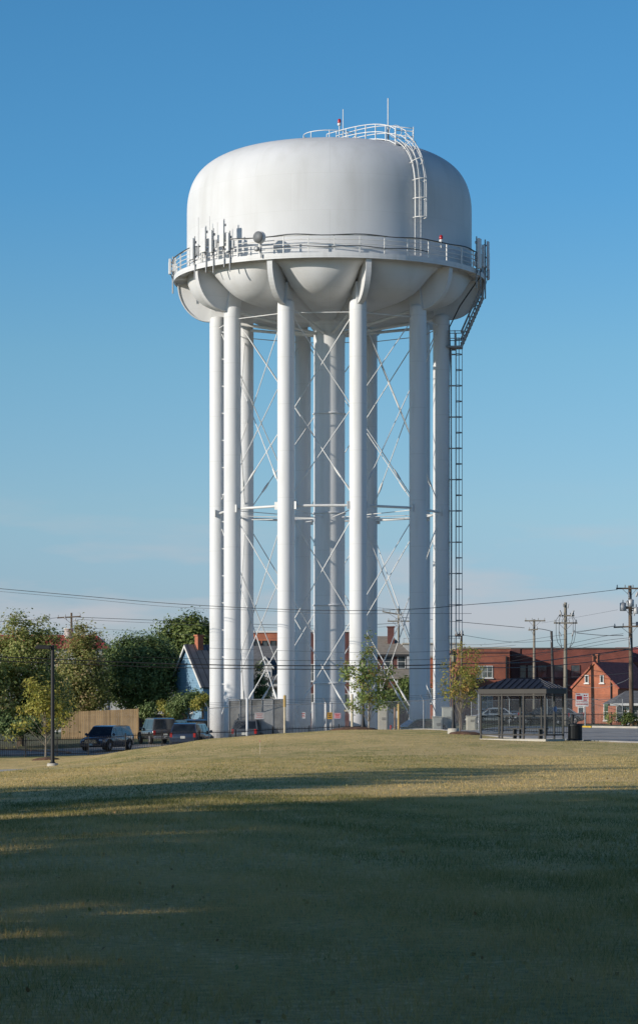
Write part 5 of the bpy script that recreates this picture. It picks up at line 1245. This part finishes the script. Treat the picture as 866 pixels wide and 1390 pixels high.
# rear building at the far right with dark red roof
D_ = 272; xa, xb = wx(845, D_), wx(905, D_); zb = hz(0, D_)-.3; H = wz(899, D_)-zb
t = thing('brick_building', 'brick building with dark red roof behind the right hand pole', 'building', (xa, D_, zb)); W_ = xb-xa
MB().box((W_/2, 4, H/2), (W_, 8, H)).build('wall', M_brick, t)
MB().poly([(-.3, -.4, H-.5), (-.3, 4, H+1.6), (-.3, 8.4, H-.5)], (W_+.6, 0, 0)).build('roof', M_redroof, t)
window(t, wx(860, D_)-xa, H-3, .8, 1.3)
# red roofed house behind the left trees
M_rroof = mat('bright_red_metal_roof', (.42, .07, .055), .5, var=.12, scale=1.5)
D_ = 240; xa, xb = wx(-10, D_), wx(146, D_); zb = hz(0, D_)-.3; ze = wz(881, D_)-zb; zr = wz(862, D_+3.5)-zb; W_ = xb-xa
t = thing('red_roofed_house', 'long pale house with bright red roof rising above the left trees', 'house', (xa, D_, zb))
MB().box((W_/2, 3.5, ze/2), (W_, 7, ze)).build('wall', M_grey, t)
rf = MB().add([(-.3, -.4, ze), (W_+.3, -.4, ze), (W_+.3, 7.4, ze), (-.3, 7.4, ze), (.3, 3.5, zr), (W_-1.3, 3.5, zr)], [(0, 1, 5, 4), (1, 2, 5), (2, 3, 4, 5), (3, 0, 4), (3, 2, 1, 0)]).build('roof', M_rroof, t)
MB().lathe([(.42, zr-.8), (.42, wz(853, D_)-zb), (.46, wz(853, D_)-zb), (.46, wz(852, D_)-zb), (.01, wz(852, D_)-zb)], 16, (wx(89, D_)-xa, 3, 0)).build('vent_stack', M_trimw, rf)
for p in (20, 60, 100, 130): window(t, wx(p, D_)-xa, ze-2.2, .9, 1.3)
# flat roofed building far behind the right legs, and roofs beyond
D_ = 330; xa, xb = wx(548, D_), wx(625, D_); zb = 0; H = wz(875, D_)
t = thing('flat_roofed_building', 'pale grey flat roofed building far behind the right tower legs', 'building', (xa, D_, zb)); W_ = xb-xa
MB().box((W_/2, 5, H/2), (W_, 10, H)).build('wall', mat('pale_grey_render', (.45, .45, .45), .8), t); MB().box((W_/2, 5, H+.1), (W_+.3, 10.3, .2)).build('coping', M_coping, t)
b = MB(); [b.box((W_*i/9, .0, H+.45), (.06, .06, .6)) for i in range(10)]; b.box((W_/2, 0, H+.75), (W_, .06, .06)); b.build('roof_railing', M_galv, t)
# garages behind the wooden fence and the cars, low shapes behind shrubs
D_ = 226; xa, xb = wx(150, D_), wx(243, D_); zb = hz(0, D_)-.4; H = wz(948, D_)-zb; W_ = xb-xa
t = thing('garage', 'low dark garage in the shade behind the round dark tree', 'garage', (xa, D_, zb)); MB().box((W_/2, 3, H/2), (W_, 6, H)).build('wall', M_grey, t)
MB().poly([(-.3, -.3, H), (-.3, 3, H+1), (-.3, 6.3, H)], (W_+.6, 0, 0)).build('roof', M_shg, t); MB().box((W_*.3, -.03, 1.2), (2.4, .06, 2.1)).build('garage_door', M_trimw, t)
# ------------------------------------------------------------------ SIGNS
M_sred = mat('sign_red', (.5, .03, .04), .5, var=.05); M_swh = mat('sign_white', (.75, .74, .72), .5, var=.03)
D_ = 192; x = wx(793.5, D_); z0 = hz(x, D_); Hs0, Hs1 = wz(959.5, D_)-z0, wz(941.5, D_)-z0
t = thing('shop_sign', 'red and white rectangular sign on a thin post in front of the gabled brick house', 'sign', (x, D_, z0))
MB().tube([(.05, .03, 0), (.05, .03, Hs1)], .035, 8).build('post', M_galv, t)
sw = 17.5*D_/3600; cx = wx(790, D_)-x
bd = MB().box((cx, 0, (Hs0+Hs1)/2), (sw, .03, Hs1-Hs0)).build('board', M_swh, t)
hs = Hs1-Hs0; b = MB()
b.box((cx-sw*.22, -.02, Hs0+hs*.66), (sw*.42, .012, hs*.28)); 
for i, (u, v, w2, h2) in enumerate([(.18, .84, .12, .09), (.34, .84, .1, .09), (.2, .66, .2, .1), (.38, .66, .1, .1), (.25, .5, .3, .09)]): b.box((cx+sw*(u), -.02, Hs0+hs*v), (sw*w2, .012, hs*h2))
b.box((cx-sw*.3, -.02, Hs0+hs*.93), (sw*.3, .012, hs*.06)); b.build('red_print', M_sred, bd)
b = MB(); [b.box((cx-sw*.4+sw*.115*i, -.02, Hs0+hs*.18), (sw*.085, .012, hs*.11)) for i in range(8)]; [b.box((cx-sw*.38+sw*.15*i, -.02, Hs0+hs*.36), (sw*.11, .012, hs*.07)) for i in range(6)]
b.build('small_print', mat('sign_pink_print', (.5, .2, .2), .6), bd)
def small_sign(label, px, py, D, w_, h, m, m2):
    x = wx(px, D); z = wz(py, D); t = thing('notice_sign', label, 'sign', (x, D, z), 0, 'small notices on the tower fence')
    bd = MB().box((0, 0, 0), (w_, .02, h)).build('plate', m, t); b = MB()
    for i in range(3): b.box((0, -.014, h*.28-h*.26*i), (w_*(.7 if i != 1 else .5), .008, h*.12))
    b.build('print', m2, bd)
M_or = mat('orange_sign', (.55, .30, .04), .5); M_pk = mat('faded_pink_sign', (.55, .33, .36), .6)
small_sign('small faded white notice on the fence before the left of the tower riser', 411.5, 971.5, 169.1, .3, .4, M_swh, M_sred)
small_sign('small orange notice on the fence in front of the tower riser', 447.5, 972, 169.0, .34, .42, M_or, M_trim)
small_sign('faded pink notice just right of the orange one on the fence', 458, 972, 169.0, .44, .36, M_pk, M_sred)
small_sign('pale notice on the grey enclosure above the estate car', 352, 972, 167.0, .6, .42, mat('grey_notice', (.42, .40, .40), .6), mat('red_grey_print', (.4, .2, .2), .6))
# survey stake in the grass
D_ = 92; x = wx(353, D_); t = thing('survey_stake', 'thin pale stake with pink tip standing in the lawn', 'stake', (x, D_, hz(x, D_)))
MB().tube([(0, 0, -.1), (0, 0, .42)], .012, 6).build('stick', M_cream, t); MB().tube([(0, 0, .42), (0, 0, .5)], .016, 6).build('tip', mat('pink_tape', (.5, .2, .15), .6), t)
# ------------------------------------------------------------------ UTILITY POLES
M_pole = mat('weathered_pole_wood', (.17, .125, .09), .9, var=.22, scale=3, bump=.5, stretch=(1, 1, .15)); M_poleg = mat('grey_pole_wood', (.26, .235, .19), .9, var=.2, scale=3, bump=.5, stretch=(1, 1, .15))
M_ins = mat('grey_porcelain', (.38, .38, .38), .3); M_can = mat('transformer_grey', (.42, .43, .44), .45, .2)
def ypole(label, px, D, ytop, arms, r=.14, m=None, lean=0, cans=(), gear=(), rz=0, ypx=None):
    x = wx(px, D); z0 = hz(x, D); H = wz(ytop, D)-z0; m = m or M_pole
    t = thing('utility_pole', label, 'utility pole', (x, D, z0), 0, 'wooden utility poles')
    k = D/3600
    sh = lambda z: lean*k*(z/H)
    MB().tube([(0, 0, -.3), (sh(H*.5), 0, H*.5), (sh(H), 0, H)], [r, r*.85, r*.68], 10).build('shaft', m, t)
    for (ya, l, rr_, sl) in arms:      # y px, half lengths left/right in px, slope px
        z = wz(ya, D)-z0; a = MB(); L, Rr = l[0]*k, l[1]*k
        a.poly([(-L+sh(z), -.18, z-.06+sl*k), (Rr+sh(z), -.18, z-.06-sl*k), (Rr+sh(z), -.18, z+.06-sl*k), (-L+sh(z), -.18, z+.06+sl*k)], (0, .1, 0)); 
        ca = a.build('crossarm', m, t)
        n = max(2, int((L+Rr)/.55))
        for i in range(n+1):
            u = i/n
            if abs(u-L/(L+Rr)) < .08: continue
            X = -L+.08+(L+Rr-.16)*u+sh(z); zz = z+.06+sl*k*(1-2*u)
            MB().lathe([(.02, 0), (.05, .05), (.03, .08), (.055, .12), (.03, .16), (.04, .2), (.01, .22)], 8, (X, -.13, zz)).build('insulator', M_ins, ca)
        b = MB()
        for s, q in ((-1, L), (1, Rr)):
            if q > .5: b.tube([(s*q*.55+sh(z), -.19, z-.05), (sh(z)+s*.05, -.16, z-.55)], .018, 4)
        if b.v: b.build('brace', M_galv, t)
    for (dx, yc, rr_, hh) in cans:
        z = wz(yc, D)-z0; X = dx*k+sh(z)
        c = MB().lathe([(.01, -hh/2), (rr_*.9, -hh/2), (rr_, -hh/2+.04), (rr_, hh/2-.05), (rr_*.8, hh/2), (.01, hh/2+.03)], 16, (X, -.1, z)).build('transformer', M_can, t)
        MB().tube([(X, -.1, z+hh/2), (X, -.1, z+hh/2+.22)], .04, 6).tube([(X, -.1, z), (sh(z), 0, z)], .05, 4).build('bushing', M_ins, c)
    for (dx, y0, y1, rr_) in gear:
        MB().tube([(dx*k, -.16, wz(y0, D)-z0), (dx*k*.8, -.22, wz((y0+y1)/2, D)-z0), (dx*k*.7, -.16, wz(y1, D)-z0)], rr_, 6).build('fuse_switch', M_antd, t)
    return t
ypole('brown utility pole with short crossarm above the left trees', 97, 246, 832, [(838, (19, 13), .1, -1)], .14, gear=[(6, 840, 848, .05), (-9, 838, 842, .05), (9, 842, 847, .05)])
ypole('utility pole with two crossarms behind the tan roofed house right of the tower centre', 541, 244, 826, [(833, (22, 6), .1, 2.5), (843.5, (15, 17), .1, 0)], .14, M_poleg, gear=[(8, 846, 856, .04)])
ypole('thin dark pole with two insulators right of the access ladder', 626.5, 178, 857, [(862, (9, 3), .1, 0)], .10, cans=(), gear=[(-9, 856, 862, .06), (0, 856, 863, .07)])
ypole('grey utility pole with wide crossarm left of the ringed pole', 725, 244, 841, [(843, (13, 15), .1, 0), (855, (8, 5), .1, -.5)], .15, M_poleg)
ypole('dark leaning pole without crossarm behind the shelter roof', 752, 236, 857, [], .16, mat('tarred_pole', (.06, .055, .055), .8, var=.2), lean=-3.5, gear=[(-5, 868, 872, .05)])
p_ring = ypole('tall grey utility pole with hanging cable loops and upright switches', 767.5, 216, 818, [(836, (9, 12), .1, 0), (846, (16, 16), .1, 0)], .18, M_poleg, gear=[(-8, 829, 837, .07), (11, 829, 837, .07), (4, 820, 826, .05), (-4, 820, 824, .05), (-9, 858, 864, .05), (12, 856, 864, .05)])
b = MB(); k = 216/3600; zz = lambda y: wz(y, 216)-hz(wx(767.5, 216), 216)
for s, wd in ((-1, 13), (1, 13), (-1, 9), (1, 10)):
    b.tube([(s*6*k, -.2, zz(832)), (s*wd*k, -.22, zz(842)), (s*wd*k, -.22, zz(862)), (s*(wd-2)*k, -.2, zz(872)), (s*5*k, -.18, zz(880)), (0, -.15, zz(882))], .022, 5)
b.build('cable_loop', M_dark, p_ring)
ypole('tall brown utility pole with grey transformers and three crossarms at the right edge', 857.5, 200, 795, [(799, (19, 16), .1, 0), (826, (12, 14), .1, 0), (851, (23, 14), .1, -.8)], .19, M_pole, lean=-2.5, cans=[(-10, 824, .24, .62), (1, 819, .22, .55), (8, 829, .22, .5)], gear=[(-5, 804, 812, .08), (4, 828, 836, .06), (-7, 816, 822, .09), (8, 804, 810, .09), (-3, 866, 880, .06)])
D_ = 200; x = wx(868, D_)
t = thing('hanging_banner_sign', 'dark blue sign panel cut by the right edge beside the brown pole', 'sign', (x, D_, wz(848, D_))); MB().box((0, 0, .0), (.55, .05, .42)).build('panel', mat('navy_sign', (.05, .07, .11), .5), t); MB().tube([(-.7, .02, .1), (.3, .02, .1)], .025, 5).build('arm', M_galv, t)
# ------------------------------------------------------------------ WIRES
M_wire = mat('black_wire', (.03, .03, .032), .6); M_wireg = mat('weathered_wire', (.10, .11, .12), .6)
def wire(label, pts, Ds, r, m=None, n=28, sag=0):
    P_ = [at(px, py, d) for (px, py), d in zip(pts, Ds)]; out = []
    if len(P_) == 2: 
        for i in range(n+1): u = i/n; p = P_[0].lerp(P_[1], u); p.z -= sag*4*u*(1-u); out.append(p)
    else:
        k = len(P_)
        for i in range(k-1):
            p0, p1, p2, p3 = P_[max(0, i-1)], P_[i], P_[i+1], P_[min(k-1, i+2)]
            for j in range(8):
                t_ = j/8; out.append(.5*((2*p1)+(p2-p0)*t_+(2*p0-5*p1+4*p2-p3)*t_*t_+(3*p1-p0-3*p2+p3)*t_**3))
        out.append(P_[-1])
    o0 = out[0].copy(); b = MB().tube([p-o0 for p in out], r, 5)
    o = b.build('overhead_wire', m or M_wire); o.location = o0; tag(o, label, 'wire', 'overhead wires'); return o
wire('highest wire sweeping across the whole sky in front of the tower to the right pole', [(-30, 796.5), (110, 809), (220, 818.5), (330, 825), (450, 829), (560, 827), (630, 821.5), (730, 813), (838, 800.5)], [180, 178, 176, 170, 165, 165, 170, 185, 200], .019)
wire('second high wire just below the highest one at the left', [(-30, 800.5), (110, 812.5), (220, 823), (330, 828), (450, 833), (560, 833), (640, 833)], [180, 178, 176, 170, 165, 165, 168], .012, M_wireg)
wire('upper of the two wires leaving the left pole crossarm to the right', [(105, 838), (220, 842.5), (330, 847), (450, 850), (541, 846)], [246, 246, 246, 246, 244], .022)
wire('lower of the two wires leaving the left pole crossarm to the right', [(105, 841), (220, 846.5), (330, 851), (450, 854), (541, 850)], [246, 246, 246, 246, 244], .016, M_wireg)
wire('wire from the left edge to the left pole crossarm', [(-30, 845.5), (40, 842), (80, 838.5)], [240, 243, 246], .02)
wire('faint wire low in the sky left of the tower', [(110, 852), (200, 858), (290, 864), (400, 868)], [250, 250, 250, 250], .012, M_wireg)
wire('upper thick black cable crossing low in front of all the tower legs', [(-30, 890.5), (60, 894.5), (140, 898), (220, 901), (330, 903.5), (450, 904), (560, 903.5), (640, 901), (720, 899), (800, 889), (870, 880)], [150, 151, 152, 153, 154, 155, 156, 160, 170, 185, 198], .030)
wire('lower thick black cable crossing low in front of all the tower legs', [(-30, 896), (60, 900), (140, 903), (220, 906), (330, 908), (450, 909), (560, 908), (640, 906.5), (720, 906), (800, 899), (870, 890)], [150, 151, 152, 153, 154, 155, 156, 160, 170, 185, 198], .024)
wire('thin line above the thick cables across the tower legs', [(180, 892), (330, 896), (450, 897), (560, 896), (640, 893), (760, 884), (855, 868)], [153, 154, 155, 156, 160, 180, 199], .012)
wire('faint wire across the legs level with the roofs', [(283, 880), (400, 884), (500, 886), (600, 884), (700, 876)], [158, 158, 158, 160, 180], .010, M_wireg)
wire('black wire from the ladder side sloping down to the grey pole', [(541, 838), (630, 845), (712, 852.5)], [244, 244, 244], .024)
wire('dark wire joining the grey pole and the dark leaning pole', [(730, 853.5), (740, 855), (750, 857.5)], [244, 240, 236], .03)
wire('wire rising from behind the tower to the middle arm of the right pole', [(560, 874), (661, 875), (753, 863.5), (835, 850)], [240, 238, 225, 200], .014)
wire('wire rising steeply right from the grey pole arm to the right pole', [(735, 846), (783, 838), (838, 828)], [244, 230, 200], .010, M_wireg)
wire('short dark wire level between the ringed pole and the right pole lamp', [(783, 859.5), (815, 862.5), (846, 863)], [216, 210, 202], .024)
wire('wire from the ringed pole up to the lowest arm of the right pole', [(778, 858), (800, 855.5), (836, 849.5)], [216, 210, 200], .016)
wire('long wire climbing from the building roof to the right pole', [(730, 884), (783, 872), (820, 864), (846, 860.5)], [236, 222, 210, 202], .016)
wire('lower long wire climbing from the shelter side to the right pole', [(700, 892), (770, 880), (820, 870), (855, 866)], [240, 225, 210, 201], .016)
wire('dark wire crossing the long brick building to the right edge', [(768, 893), (810, 890), (870, 877)], [215, 208, 196], .022)
wire('black wire running left to right over the gabled brick house', [(640, 926), (700, 921), (783, 919), (855, 914)], [200, 210, 215, 201], .018)
wire('pale service wire curving down over the gabled brick house', [(768, 930), (815, 934), (845, 926), (858, 918)], [214, 214, 206, 200], .014, M_galv)
wire('service wire falling right across the gabled brick house', [(768, 936), (810, 950), (858, 962)], [214, 212, 201], .016)
wire('lower service wire falling right across the gabled brick house', [(768, 948), (810, 957), (858, 970)], [214, 212, 201], .014)
wire('wire slanting across the brick wall above the shelter', [(650, 900), (700, 897), (768, 880)], [230, 225, 216], .014)
wire('wire running from the thin dark pole to the brick building corner', [(626, 862), (700, 872), (768, 868)], [178, 200, 216], .014)
wire('cable going from the right pole to the right edge at arm height', [(862, 800), (890, 797)], [200, 196], .02)
wire('wire between the back arm of the centre pole and the tower side', [(541, 828), (500, 824), (440, 820)], [244, 244, 244], .014)
